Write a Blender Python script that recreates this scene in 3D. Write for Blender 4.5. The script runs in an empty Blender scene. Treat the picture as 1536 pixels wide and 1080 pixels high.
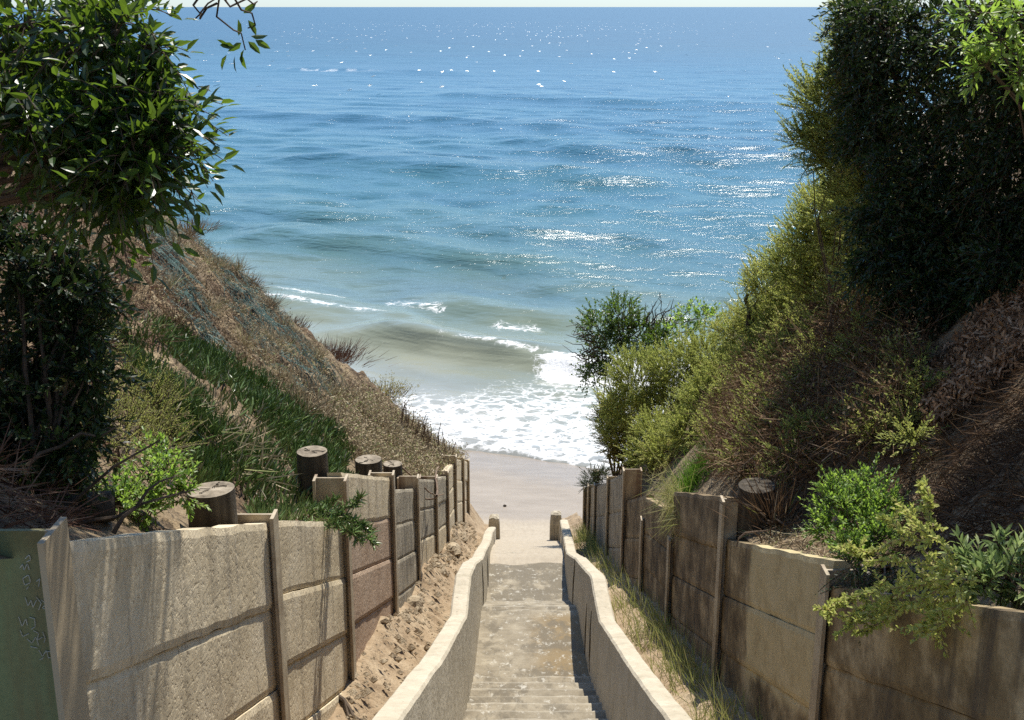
import bpy, math
import numpy as np
from mathutils import Vector

R = np.random.default_rng(7)
sc = bpy.context.scene
COL = sc.collection
rad = math.radians

# ------------------------------------------------------------------ camera model
F, CX, CY, CAMZ = 1790.0, 768.0, 540.0, 12.0
PITCH = math.atan(530 / 1790)
_s, _c = math.sin(PITCH), math.cos(PITCH)

def ray(u, v):
    a = (u - CX) / F; b = -(v - CY) / F
    return np.array([a, _c + b * _s, -_s + b * _c])

def at(u, v, y):
    """world point seen at photo pixel (u, v) at distance y"""
    r = ray(u, v)
    return np.array([0, 0, CAMZ]) + r * (y / r[1])

def proj(P):
    P = np.asarray(P, float)
    z = P[..., 2] - CAMZ
    d = P[..., 1] * _c - z * _s
    d = np.where(d < .05, .05, d)
    return CX + F * P[..., 0] / d, CY - F * (P[..., 1] * _s + z * _c) / d, d

def inpoly(u, v, poly):
    ins = np.zeros(np.shape(u), bool)
    n = len(poly)
    for i in range(n):
        x1, y1 = poly[i]; x2, y2 = poly[(i + 1) % n]
        if y1 == y2: continue
        k = ((y1 > v) != (y2 > v)) & (u < (x2 - x1) * (v - y1) / (y2 - y1) + x1)
        ins ^= k
    return ins

# ------------------------------------------------------------------ numpy noise
def _hash(ix, iy, seed):
    n = (ix.astype(np.int64) * 374761393 + iy.astype(np.int64) * 668265263 + seed * 974634777) & 0x7fffffff
    n = ((n ^ (n >> 13)) * 1274126177) & 0x7fffffff
    return ((n ^ (n >> 16)) & 0xffff) / 65535.0

def vnoise(x, y, seed=0):
    x = np.asarray(x, float); y = np.asarray(y, float)
    ix = np.floor(x); iy = np.floor(y); fx = x - ix; fy = y - iy
    fx = fx * fx * (3 - 2 * fx); fy = fy * fy * (3 - 2 * fy)
    a = _hash(ix, iy, seed); b = _hash(ix + 1, iy, seed)
    c = _hash(ix, iy + 1, seed); d = _hash(ix + 1, iy + 1, seed)
    return (a * (1 - fx) + b * fx) * (1 - fy) + (c * (1 - fx) + d * fx) * fy

def fbm(x, y, seed=0, o=4):
    t = 0; a = .5
    for k in range(o):
        t = t + a * (vnoise(x * 2 ** k, y * 2 ** k, seed + k * 17) - .5); a *= .5
    return t

def nrm(a):
    return a / np.maximum(np.linalg.norm(a, axis=-1, keepdims=True), 1e-9)

# ------------------------------------------------------------------ mesh helpers
def mesh(name, V, faces, mat, parent=None, smooth=False, attrs=None, fattrs=None):
    """faces: list of (M,k) int arrays"""
    me = bpy.data.meshes.new(name)
    V = np.asarray(V, np.float32)
    me.vertices.add(len(V)); me.vertices.foreach_set('co', V.ravel())
    loops = np.concatenate([np.asarray(f).ravel() for f in faces]).astype(np.int32)
    tot = np.concatenate([np.full(len(f), np.shape(f)[1]) for f in faces]).astype(np.int32)
    st = np.concatenate([[0], np.cumsum(tot)[:-1]]).astype(np.int32)
    me.loops.add(len(loops)); me.loops.foreach_set('vertex_index', loops)
    me.polygons.add(len(tot)); me.polygons.foreach_set('loop_start', st)
    me.polygons.foreach_set('loop_total', tot)
    me.polygons.foreach_set('use_smooth', np.full(len(tot), smooth))
    me.update(calc_edges=True)
    for k, a in (attrs or {}).items():
        at_ = me.attributes.new(k, 'FLOAT', 'POINT'); at_.data.foreach_set('value', np.asarray(a, np.float32))
    for k, a in (fattrs or {}).items():
        at_ = me.attributes.new(k, 'FLOAT', 'FACE'); at_.data.foreach_set('value', np.asarray(a, np.float32))
    me.materials.append(mat)
    o = bpy.data.objects.new(name, me); COL.objects.link(o)
    if parent is not None: o.parent = parent
    return o

def thing(name, label, cat, loc=(0, 0, 0), group=None):
    o = bpy.data.objects.new(name, None); COL.objects.link(o)
    o.empty_display_size = .1
    o['label'] = label; o['category'] = cat
    if group: o['group'] = group
    return o

def tag(o, label=None, cat=None, kind=None, group=None):
    if label: o['label'] = label
    if cat: o['category'] = cat
    if kind: o['kind'] = kind
    if group: o['group'] = group
    return o

class MB:
    """collects boxes / grids / tubes into one mesh"""
    def __init__(s): s.V = []; s.F = {}; s.n = 0
    def add(s, V, F):
        V = np.asarray(V, float); s.V.append(V)
        F = np.asarray(F, int)
        s.F.setdefault(F.shape[1], []).append(F + s.n); s.n += len(V)
    def hexa(s, c):           # 8 corners: 4 bottom ring, 4 top ring
        s.add(c, [[3, 2, 1, 0], [4, 5, 6, 7], [0, 1, 5, 4], [1, 2, 6, 5], [2, 3, 7, 6], [3, 0, 4, 7]])
    def box(s, x0, x1, y0, y1, z0, z1):
        s.hexa([(x0, y0, z0), (x1, y0, z0), (x1, y1, z0), (x0, y1, z0), (x0, y0, z1), (x1, y0, z1), (x1, y1, z1), (x0, y1, z1)])
    def grid(s, G):           # G (n,m,3)
        n, m = G.shape[:2]
        i = np.arange(n * m).reshape(n, m)
        s.add(G.reshape(-1, 3), np.stack([i[:-1, :-1], i[1:, :-1], i[1:, 1:], i[:-1, 1:]], -1).reshape(-1, 4))
    def tubes(s, P, r, sides=4):   # P (K,n,3), r (K,n)
        V, Fq = tube_arrays(P, r, sides); s.add(V, Fq)
    def build(s, name, mat, parent=None, smooth=False):
        return mesh(name, np.concatenate(s.V), [np.concatenate(f) for f in s.F.values()], mat, parent, smooth)

def tube_arrays(P, r, sides=4):
    P = np.asarray(P, float); K, n = P.shape[:2]
    r = np.broadcast_to(np.asarray(r, float), (K, n))
    T = np.gradient(P, axis=1); T = nrm(T)
    up = np.where(np.abs(T[..., 2:3]) > .9, np.array([1., 0, 0]), np.array([0, 0, 1.]))
    A = nrm(np.cross(T, up)); B = np.cross(T, A)
    an = np.arange(sides) / sides * 2 * np.pi
    V = P[:, :, None] + r[..., None, None] * (A[:, :, None] * np.cos(an)[:, None] + B[:, :, None] * np.sin(an)[:, None])
    i = np.arange(K * n * sides).reshape(K, n, sides)
    j = np.roll(i, -1, 2)
    Fq = np.stack([i[:, :-1], j[:, :-1], j[:, 1:], i[:, 1:]], -1).reshape(-1, 4)
    return V.reshape(-1, 3), Fq

# leaf templates: verts (t along, s side, n normal), tri faces, quad faces
TPL = {
    'lance': (np.array([(0, 0, 0), (.3, .5, .12), (.3, 0, 0), (.3, -.5, .12), (.7, .38, .06), (.7, 0, -.04), (.7, -.38, .06), (1, 0, -.14)]),
              [[0, 2, 1], [0, 3, 2], [4, 5, 7], [5, 6, 7]], [[1, 2, 5, 4], [2, 3, 6, 5]]),
    'diamond': (np.array([(0, 0, 0), (.45, .5, .1), (1, 0, -.05), (.45, -.5, .1)]), [], [[0, 3, 2, 1]]),
    'oval': (np.array([(0, 0, 0), (.35, .48, .1), (.8, .36, .06), (1, 0, -.05), (.8, -.36, .06), (.35, -.48, .1)]), [], [[0, 5, 2, 1], [5, 4, 3, 2]]),
    'finger': (np.array([(0, .5, 0), (0, -.25, .43), (0, -.25, -.43), (.55, .5, .3), (.55, -.25, .73), (.55, -.25, -.13), (1, 0, .75)]),
               [[3, 4, 6], [4, 5, 6], [5, 3, 6]], [[0, 1, 4, 3], [1, 2, 5, 4], [2, 0, 3, 5]]),
    'blade': (np.array([(0, .5, 0), (0, -.5, 0), (.45, .42, .08), (.45, -.42, .08), (.8, .25, .0), (.8, -.25, .0), (1, 0, -.15)]),
              [[4, 5, 6]], [[0, 1, 3, 2], [2, 3, 5, 4]]),
}

def scatter(tpl, P, A, N, L, W, tint):
    """instances of a leaf template: returns V, faces list, face tint"""
    T, tri, quad = TPL[tpl]
    A = nrm(A); N = nrm(N - A * np.sum(N * A, -1, keepdims=True)); S = np.cross(N, A)
    V = P[:, None] + A[:, None] * (T[:, 0:1] * L[:, None, None]) + S[:, None] * (T[:, 1:2] * W[:, None, None]) + N[:, None] * (T[:, 2:3] * W[:, None, None] * (1.0 if tpl == 'finger' else 1.6))
    K, m = len(P), len(T)
    off = (np.arange(K) * m)[:, None, None]
    F, tt = [], []
    for f in (tri, quad):
        if f:
            f = np.array(f); F.append((off + f[None]).reshape(-1, f.shape[1])); tt.append(np.repeat(tint, len(f)))
    return V.reshape(-1, 3), F, np.concatenate(tt)

def leaf_object(name, packs, mat, parent=None):
    Vs, F, tt, n = [], [], [], 0
    for V, fl, t in packs:
        Vs.append(V); F += [f + n for f in fl]; tt.append(t); n += len(V)
    return mesh(name, np.concatenate(Vs), F, mat, parent, False, None, {'tint': np.concatenate(tt)})

def rdir(n, zb=0.):
    a = R.normal(size=(n, 3)); a[:, 2] += zb
    return nrm(a)

def shoots(P0, D, L, m, tpl, ll, lw, spread=.9, droop=.15, tint=None, tvar=.25, up=.5, base=.1):
    """leafy shoots; P0,D (K,3), L (K,) -> pack + centre lines (K,4,3)"""
    K = len(P0)
    t = np.linspace(base, 1, m)
    jit = R.uniform(-.4, .4, (K, m)) / m
    tt = np.clip(t[None] + jit, 0, 1.05)
    dr = np.array([0, 0, -1.]) * (droop * L)[:, None, None] * (tt ** 2)[..., None]
    P = P0[:, None] + D[:, None] * (L[:, None] * tt)[..., None] + dr
    ref = np.where(np.abs(D[:, 2:3]) > .9, np.array([1., 0, 0]), np.array([0, 0, 1.]))
    X = nrm(np.cross(D, ref)); Y = np.cross(D, X)
    ph = np.arange(m)[None] * 2.39996 + R.uniform(0, 6.28, (K, 1)) + R.normal(0, .3, (K, m))
    per = X[:, None] * np.cos(ph)[..., None] + Y[:, None] * np.sin(ph)[..., None]
    sp = spread * (1.15 - .6 * tt) + R.normal(0, .15, (K, m))
    A = D[:, None] * np.cos(sp)[..., None] + per * np.sin(sp)[..., None]
    N = np.array([0, 0, 1.2]) * up + D[:, None] * .3 + R.normal(0, .35, (K, m, 3))
    sz = R.uniform(.65, 1.15, (K, m)) * (1 - .25 * tt)
    tn = (np.broadcast_to(.5 if tint is None else tint, (K,))[:, None] + R.normal(0, tvar, (K, m)))
    f = lambda a: a.reshape(-1, a.shape[-1])
    pack = scatter(tpl, f(P), f(A), f(N), (ll * sz).ravel(), (lw * sz).ravel(), np.clip(tn, 0, 1).ravel())
    tl = np.linspace(0, .97, 4)
    C = P0[:, None] + D[:, None] * (L[:, None] * tl)[..., None] + np.array([0, 0, -1.]) * (droop * L)[:, None, None] * (tl ** 2)[None, :, None]
    return pack, C

# ------------------------------------------------------------------ materials
def newmat(name):
    m = bpy.data.materials.new(name); m.use_nodes = True
    nt = m.node_tree; nt.nodes.clear()
    out = nt.nodes.new('ShaderNodeOutputMaterial')
    return m, nt, out

class NT:
    def __init__(s, nt): s.nt = nt
    def n(s, typ, **kw):
        nd = s.nt.nodes.new('ShaderNode' + typ)
        for k, v in kw.items():
            if k.startswith('i_'):
                key = k[2:]; key = int(key) if key.isdigit() else key.replace('_', ' ')
                if hasattr(v, 'bl_idname') or isinstance(v, bpy.types.NodeSocket): s.nt.links.new(v, nd.inputs[key])
                else: nd.inputs[key].default_value = v
            else: setattr(nd, k, v)
        return nd
    def pos(s): return s.n('NewGeometry').outputs['Position']
    def scale(s, v, sx, sy, sz):
        return s.n('Mapping', i_Vector=v, i_Scale=(sx, sy, sz)).outputs[0]
    def noise(s, vec, scale, detail=5, rough=.55, dist=0.):
        return s.n('TexNoise', i_Vector=vec, i_Scale=scale, i_Detail=detail, i_Roughness=rough, i_Distortion=dist).outputs['Fac']
    def ramp(s, fac, stops, interp='LINEAR'):
        r = s.n('ValToRGB', i_Fac=fac); e = r.color_ramp.elements; r.color_ramp.interpolation = interp
        while len(e) < len(stops): e.new(.5)
        for el, (p, c) in zip(e, stops):
            el.position = p; el.color = (*c, 1) if len(c) == 3 else c
        return r.outputs['Color']
    def math(s, op, a, b=0., c=None, clamp=False):
        nd = s.n('Math', operation=op, use_clamp=clamp)
        for i, q in enumerate((a, b, c)):
            if q is None: continue
            if isinstance(q, bpy.types.NodeSocket): s.nt.links.new(q, nd.inputs[i])
            else: nd.inputs[i].default_value = q
        return nd.outputs[0]
    def smooth(s, x, lo, hi):
        return s.n('MapRange', interpolation_type='SMOOTHSTEP', i_Value=x, i_1=lo, i_2=hi).outputs[0]
    def mix(s, fac, a, b, blend='MIX'):
        nd = s.n('Mix', data_type='RGBA', blend_type=blend)
        for k, q in (('Factor', fac), ('A', a), ('B', b)):
            sock = [i for i in nd.inputs if i.name == k and i.enabled][0] if k != 'Factor' else nd.inputs[0]
            if isinstance(q, bpy.types.NodeSocket): s.nt.links.new(q, sock)
            else: sock.default_value = (*q, 1) if isinstance(q, tuple) and len(q) == 3 else q
        return [o for o in nd.outputs if o.enabled][0]
    def bump(s, h, strength, dist, normal=None):
        b = s.n('Bump', i_Height=h, i_Strength=strength, i_Distance=dist)
        if normal is not None: s.nt.links.new(normal, b.inputs['Normal'])
        return b.outputs[0]

def foliage_mat(name, stops, trans=.35, rough=.5, spec=.35, tcol=None):
    m, nt, out = newmat(name); k = NT(nt)
    t = k.n('Attribute', attribute_name='tint').outputs['Fac']
    col = k.ramp(t, stops)
    p = k.n('BsdfPrincipled', i_Base_Color=col, i_Roughness=rough)
    p.inputs['Specular IOR Level'].default_value = spec
    tr = k.mix(.5, col, tcol, 'MIX') if tcol else col
    tb = k.n('BsdfTranslucent', i_Color=tr)
    mx = k.n('MixShader', i_0=trans, i_1=p.outputs[0], i_2=tb.outputs[0])
    nt.links.new(mx.outputs[0], out.inputs[0])
    return m

def surf_mat(name, stops, scale=3., rough=.9, bump=.5, bdist=.02, streak=None, streak_amt=.6, detail=8, fine=40., vec_scale=(1, 1, 1), spec=.3, extra=None, grain=False):
    m, nt, out = newmat(name); k = NT(nt)
    p0 = k.pos(); v = k.scale(p0, *vec_scale)
    n1 = k.noise(v, scale, detail, .62)
    col = k.ramp(n1, stops)
    n2 = k.noise(p0, fine, 4, .6)
    col = k.mix(k.math('MULTIPLY', k.smooth(n2, .35, .75), .35), col, (.55, .5, .42), 'MULTIPLY')
    if streak:
        s1 = k.noise(k.scale(p0, 5., 5., .55), 1.2, 6, .65)
        col = k.mix(k.math('MULTIPLY', k.smooth(s1, .48, .68), streak_amt), col, streak)
    if extra: col = extra(k, p0, col)
    pr = k.n('BsdfPrincipled', i_Base_Color=col, i_Roughness=rough)
    pr.inputs['Specular IOR Level'].default_value = spec
    h = k.math('ADD', k.math('MULTIPLY', n1, 1.), k.math('MULTIPLY', n2, .35))
    if grain:      # imprint of rough form boards: swirling grain plus small pits
        g1 = k.noise(k.scale(p0, 1., .55, 2.6), 3.2, 5, .6, 1.6)
        g1 = k.math('PINGPONG', k.math('MULTIPLY', g1, 4.), .5)
        pit = k.smooth(k.noise(p0, 26., 3, .6), .3, .5)
        h = k.math('ADD', k.math('MULTIPLY', g1, .26), k.math('ADD', k.math('MULTIPLY', pit, .35), k.math('MULTIPLY', n1, .4)))
    nt.links.new(k.bump(h, bump, bdist), pr.inputs['Normal'])
    nt.links.new(pr.outputs[0], out.inputs[0])
    return m

def board_relief(k, p0, col):
    """pale lime runs and small dark pits"""
    s = k.noise(k.scale(p0, 9., 9., .35), 1.0, 4, .6)
    col = k.mix(k.math('MULTIPLY', k.smooth(s, .62, .72), .35), col, (.50, .46, .38))
    d = k.noise(p0, 22., 3, .6)
    return k.mix(k.math('MULTIPLY', k.smooth(d, .66, .74), .6), col, (.09, .075, .055))

M = {}
M['panel'] = surf_mat('weathered_concrete', [(.25, (.47, .38, .24)), (.5, (.635, .53, .355)), (.75, (.70, .60, .43))], 2.2, .92, .55, .014,
                      streak=(.16, .13, .09), streak_amt=.45, fine=30, extra=board_relief, grain=True)
M['panel_grey'] = surf_mat('grey_concrete', [(.25, (.19, .162, .115)), (.5, (.36, .31, .225)), (.75, (.49, .43, .32))], 2.6, .92, .8, .014,
                           streak=(.09, .08, .065), streak_amt=.6, fine=36, extra=board_relief, grain=True)
M['panel_pink'] = surf_mat('reddish_concrete', [(.25, (.34, .23, .145)), (.5, (.46, .33, .225)), (.75, (.53, .405, .29))], 2.4, .92, .8, .014,
                           streak=(.18, .13, .09), streak_amt=.35, fine=36, extra=board_relief, grain=True)
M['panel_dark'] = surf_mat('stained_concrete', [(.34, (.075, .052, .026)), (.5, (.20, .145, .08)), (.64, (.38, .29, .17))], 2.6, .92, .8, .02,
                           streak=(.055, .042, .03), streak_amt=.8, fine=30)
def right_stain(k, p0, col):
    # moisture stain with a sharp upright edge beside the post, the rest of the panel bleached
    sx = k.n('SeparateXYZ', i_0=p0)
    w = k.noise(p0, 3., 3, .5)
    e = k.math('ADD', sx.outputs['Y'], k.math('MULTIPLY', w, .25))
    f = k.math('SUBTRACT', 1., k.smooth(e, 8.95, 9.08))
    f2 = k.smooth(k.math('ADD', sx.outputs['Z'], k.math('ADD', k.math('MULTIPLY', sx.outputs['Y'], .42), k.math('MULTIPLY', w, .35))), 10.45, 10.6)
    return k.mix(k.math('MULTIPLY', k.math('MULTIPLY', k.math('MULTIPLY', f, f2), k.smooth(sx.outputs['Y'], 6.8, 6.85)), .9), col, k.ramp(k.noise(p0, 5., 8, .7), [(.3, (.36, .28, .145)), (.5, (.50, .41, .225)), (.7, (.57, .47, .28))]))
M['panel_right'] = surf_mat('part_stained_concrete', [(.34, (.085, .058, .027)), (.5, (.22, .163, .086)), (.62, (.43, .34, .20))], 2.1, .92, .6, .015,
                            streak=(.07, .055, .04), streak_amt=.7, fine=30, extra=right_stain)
M['post'] = surf_mat('painted_steel', [(.3, (.26, .20, .13)), (.55, (.44, .365, .25)), (.8, (.52, .45, .33))], 4., .6, .3, .01, streak=(.20, .11, .06), streak_amt=.7, fine=25)
M['post_green'] = surf_mat('green_painted_steel', [(.3, (.26, .19, .09)), (.5, (.19, .21, .10)), (.75, (.19, .25, .12))], 2.5, .6, .3, .01, streak=(.16, .11, .05), streak_amt=.5,
    extra=lambda k, p0, col: k.mix(k.smooth(k.n('SeparateXYZ', i_0=p0).outputs['X'], -1.611, -1.607), col, (.36, .29, .19)))
M['parapet'] = surf_mat('parapet_concrete', [(.25, (.38, .33, .235)), (.5, (.48, .42, .315)), (.78, (.55, .49, .375))], 3., .92, .9, .018,
                        streak=(.27, .235, .165), streak_amt=.4, fine=24, extra=board_relief)
def stairdirt(k, p0, col):
    sx = k.n('SeparateXYZ', i_0=p0); Yc = sx.outputs['Y']
    n = k.noise(k.scale(p0, 1., .5, .5), 1.5, 6, .65)
    side = k.smooth(k.math('ADD', sx.outputs['X'], k.math('MULTIPLY', n, .8)), .5, .9)
    band = k.math('MULTIPLY', k.smooth(Yc, 10.9, 11.4), k.math('SUBTRACT', 1., k.smooth(Yc, 13.2, 13.6)))
    col = k.mix(k.math('MULTIPLY', k.math('MULTIPLY', side, band), .8), col, (.20, .135, .055))
    b = k.noise(k.scale(p0, 1.3, .6, .6), 2.6, 7, .7)
    damp = k.math('MULTIPLY', k.smooth(Yc, 15.5, 15.9), .25)
    col = k.mix(k.math('MULTIPLY', k.smooth(k.math('ADD', b, k.math('MULTIPLY', damp, .4)), .48, .60), .8), col, (.125, .102, .066))
    w = k.noise(k.scale(p0, 2., 1.1, 1.1), 5.5, 7, .78)
    col = k.mix(k.math('MULTIPLY', k.smooth(w, .55, .64), .8), col, (.47, .44, .37))
    at_ = k.n('Attribute', attribute_name='wear').outputs['Fac']
    wn = k.noise(p0, 9., 5, .7)
    col = k.mix(k.math('MULTIPLY', k.smooth(k.math('ADD', at_, wn), .85, 1.3), .35), col, (.44, .40, .32))
    col = k.mix(k.math('MULTIPLY', k.smooth(k.math('SUBTRACT', wn, at_), .8, 1.2), .5), col, (.085, .072, .05))
    rnd = k.n('ObjectInfo').outputs['Random']
    return k.mix(k.math('MULTIPLY', rnd, .45), col, (.62, .60, .56), 'MULTIPLY')
M['stair'] = surf_mat('worn_stair_concrete', [(.25, (.15, .122, .078)), (.5, (.26, .218, .15)), (.78, (.38, .33, .24))], 4., .72, .5, .012, fine=45, extra=stairdirt)
M['pile'] = surf_mat('old_pile_timber', [(.3, (.035, .028, .02)), (.55, (.085, .07, .05)), (.8, (.15, .125, .09))], 6., .9, 1., .02, vec_scale=(3, 3, .3), fine=60)
M['pile_end'] = surf_mat('cut_timber_end', [(.3, (.10, .08, .055)), (.5, (.26, .215, .155)), (.7, (.38, .325, .245))], 9., .9, .8, .01, fine=60)
M['soil'] = surf_mat('sandy_soil', [(.25, (.17, .115, .065)), (.48, (.32, .235, .145)), (.75, (.45, .355, .235))], 3., .97, 1.2, .06, fine=26)
def hillmix(k, p0, col):
    n = k.noise(p0, 1.1, 6, .65)
    col = k.mix(k.smooth(n, .45, .6), col, (.13, .085, .05))
    return k.mix(k.math('MULTIPLY', k.smooth(k.noise(p0, 7., 5, .7), .5, .62), .8), col, (.05, .035, .022))
M['hill'] = surf_mat('bank_soil', [(.25, (.13, .09, .05)), (.5, (.27, .20, .12)), (.75, (.40, .31, .19))], 2., .98, 1.3, .12, fine=18, extra=hillmix)
M['rock'] = surf_mat('tan_stone', [(.3, (.25, .19, .12)), (.6, (.42, .34, .23)), (.8, (.5, .42, .3))], 5., .95, 1., .04)
M['stem'] = surf_mat('bark_stem', [(.3, (.045, .033, .022)), (.6, (.11, .08, .055)), (.8, (.18, .14, .10))], 12., .9, .6, .01)
M['deadwood'] = surf_mat('dead_stems', [(.3, (.11, .07, .045)), (.55, (.22, .155, .105)), (.8, (.36, .28, .2))], 5., .9, .4, .01)
M['scratch'] = surf_mat('scratched_paint', [(.3, (.42, .40, .33)), (.7, (.5, .48, .4))], 8., .9, .2, .002)

M['leaf_tree'] = foliage_mat('tree_leaves', [(0, (.012, .03, .008)), (.5, (.026, .06, .014)), (.85, (.05, .10, .02)), (1, (.10, .15, .035))], .32, .36, .5, (.34, .55, .04))
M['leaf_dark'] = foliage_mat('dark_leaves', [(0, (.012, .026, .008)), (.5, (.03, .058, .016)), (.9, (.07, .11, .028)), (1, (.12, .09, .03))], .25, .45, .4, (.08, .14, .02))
M['leaf_yellow'] = foliage_mat('yellow_green_leaves', [(0, (.17, .21, .045)), (.45, (.37, .42, .10)), (.8, (.50, .51, .14)), (1, (.52, .44, .18))], .42, .6, .25, (.62, .66, .16))
M['leaf_gold'] = foliage_mat('golden_leaves', [(0, (.08, .085, .02)), (.5, (.22, .215, .05)), (1, (.36, .28, .09))], .42, .6, .2, (.6, .5, .12))
M['leaf_bright'] = foliage_mat('bright_green_leaves', [(0, (.08, .15, .03)), (.5, (.17, .28, .055)), (1, (.32, .40, .11))], .5, .42, .45, (.5, .75, .08))
M['leaf_grey'] = foliage_mat('grey_green_leaves', [(0, (.12, .17, .05)), (.5, (.26, .33, .11)), (1, (.44, .49, .22))], .4, .45, .4, (.45, .6, .2))
M['ice'] = foliage_mat('ice_plant_leaves', [(0, (.05, .09, .022)), (.5, (.13, .20, .052)), (.85, (.22, .30, .09)), (.9, (.30, .28, .14)), (1, (.32, .28, .19))], .12, .32, .5)
M['grass'] = foliage_mat('grass_blades', [(0, (.06, .10, .02)), (.4, (.13, .18, .045)), (.7, (.24, .24, .09)), (1, (.40, .34, .18))], .4, .55, .25, (.5, .5, .15))
M['grass_green'] = foliage_mat('fresh_grass_blades', [(0, (.05, .12, .015)), (.6, (.11, .23, .03)), (1, (.2, .3, .06))], .4, .5, .3, (.2, .35, .03))
M['scrub'] = foliage_mat('dry_scrub_twigs', [(0, (.07, .042, .026)), (.35, (.20, .145, .085)), (.65, (.36, .285, .175)), (.9, (.46, .39, .25)), (1, (.25, .27, .10))], .15, .8, .15)
M['scrub_red'] = foliage_mat('red_brown_twigs', [(0, (.07, .035, .024)), (.5, (.17, .095, .062)), (1, (.30, .20, .13))], .15, .8, .15)
M['dead'] = foliage_mat('dead_brush_twigs', [(0, (.045, .026, .016)), (.5, (.155, .095, .052)), (.75, (.28, .185, .105)), (.86, (.42, .33, .22)), (.9, (.24, .26, .07)), (1, (.30, .33, .09))], .15, .85, .15)
M['litter'] = foliage_mat('fallen_leaves', [(0, (.13, .07, .035)), (.5, (.40, .23, .12)), (1, (.56, .38, .23))], .2, .8, .2)
M['net'] = foliage_mat('teal_netting', [(0, (.05, .10, .085)), (.6, (.11, .19, .16)), (1, (.22, .29, .25))], .1, .6, .3)

# ------------------------------------------------------------------ world, sun, camera
SUN_EL, SUN_AZ = rad(61), rad(20)
w = bpy.data.worlds.new('World'); sc.world = w; w.use_nodes = True
nt = w.node_tree; nt.nodes.clear()
wo = nt.nodes.new('ShaderNodeOutputWorld'); bg = nt.nodes.new('ShaderNodeBackground')
sky = nt.nodes.new('ShaderNodeTexSky'); sky.sky_type = 'NISHITA'; sky.sun_disc = False
sky.sun_elevation = SUN_EL; sky.sun_rotation = SUN_AZ; sky.altitude = 10; sky.air_density = 1.0; sky.dust_density = .2; sky.ozone_density = 3.0
bg.inputs['Strength'].default_value = .12
kk = NT(nt); dz = kk.n('SeparateXYZ', i_0=kk.n('TexCoord').outputs['Generated']).outputs['Z']
tint = kk.ramp(kk.smooth(dz, -.02, .30), [(0, (.54, .67, .90)), (1, (.88, .99, 1.06))])
nt.links.new(kk.mix(1., sky.outputs[0], tint, 'MULTIPLY'), bg.inputs[0]); nt.links.new(bg.outputs[0], wo.inputs[0])
sl = bpy.data.lights.new('sun', 'SUN'); sl.energy = 4.6; sl.angle = rad(.53); sl.color = (1, .95, .86)
so = bpy.data.objects.new('sun', sl); COL.objects.link(so)
sd = Vector((math.cos(SUN_EL) * math.sin(SUN_AZ), math.cos(SUN_EL) * math.cos(SUN_AZ), math.sin(SUN_EL)))
so.rotation_euler = (-sd).to_track_quat('-Z', 'Y').to_euler(); so.location = (20, 20, 60)
cam = bpy.data.cameras.new('camera'); cam.sensor_width = 36; cam.lens = F / 1536 * 36; cam.clip_start = .1; cam.clip_end = 80000
co = bpy.data.objects.new('camera', cam); COL.objects.link(co)
co.location = (0, 0, CAMZ); co.rotation_euler = (rad(90) - PITCH, 0, 0); sc.camera = co
sc.view_settings.view_transform = 'Standard'; sc.view_settings.look = 'None'; sc.view_settings.exposure = .62
sc.cycles.max_bounces = 7; sc.cycles.transparent_max_bounces = 6; sc.cycles.use_denoising = False
sc.cycles.sample_clamp_indirect = 6; sc.cycles.sample_clamp_direct = 9

# ------------------------------------------------------------------ layout functions
line = lambda y: 12 - 3.07 - .3366 * np.asarray(y, float)        # mean stair line
xwl = lambda y: -1.72 + .03 * np.asarray(y, float)               # face of left retaining wall
xwr = lambda y: 2.24 - .033 * np.asarray(y, float)               # face of right retaining wall
_tl = np.array([(-4, 13.6), (0, 11.9), (3.9, 10.18), (6.8, 8.92), (9.3, 7.9), (12.3, 6.92), (14.6, 5.88), (17.1, 4.95), (19.2, 4.2), (21, 3.65), (23, 2.95), (25.5, 2.15), (30, .5)])
_tr = np.array([(-4, 14.2), (0, 11.9), (4.4, 9.58), (6.8, 8.5), (8., 8.02), (9.8, 7.55), (12.4, 6.55), (14.6, 5.7), (16.5, 4.9), (18.5, 4.3), (20.5, 3.45), (22.5, 2.6), (30, .5)])
ztl = lambda y: np.interp(y, _tl[:, 0], _tl[:, 1])
ztr = lambda y: np.interp(y, _tr[:, 0], _tr[:, 1])

def beach(x, y):
    q = y + .3 * x + .9 * (vnoise(x * .12, y * .12, 5) - .5)
    z = .75 - .105 * (q - 24)
    return np.maximum(z, -4) + .03 * fbm(x * .8, y * .8, 9) + np.where(q < 22, 0, 0)

def HL(x, y):
    s = np.maximum(0, xwl(y) - .12 - x)
    rise = np.where(s < .3, .35 * s, .105 + (s - .3) * .93 - .012 * np.maximum(0, s - 3) ** 2)
    z = ztl(y) - .07 + rise + .75 * fbm(x * .9, y * .9, 3) * np.minimum(1, s * 1.2) + (.5 * fbm(x * 3, y * 3, 31) + .22 * fbm(x * 7, y * 7, 33)) * np.minimum(1, s)
    z = z - .32 * np.exp(-(fbm(y * .8 + .5 * fbm(x * 1.5, y * 1.5, 41), x * .12, 43) / .05) ** 2) * np.clip(s - 1.2, 0, 1)
    ye = 25.2 + .5 * (vnoise(x * .8, z * .8, 8) - .5) - .03 * s
    return np.where(y > ye, np.maximum(z - 3.2 * (y - ye) - .4 * (y - ye) ** 2, beach(x, y) - .3), z)

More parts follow.
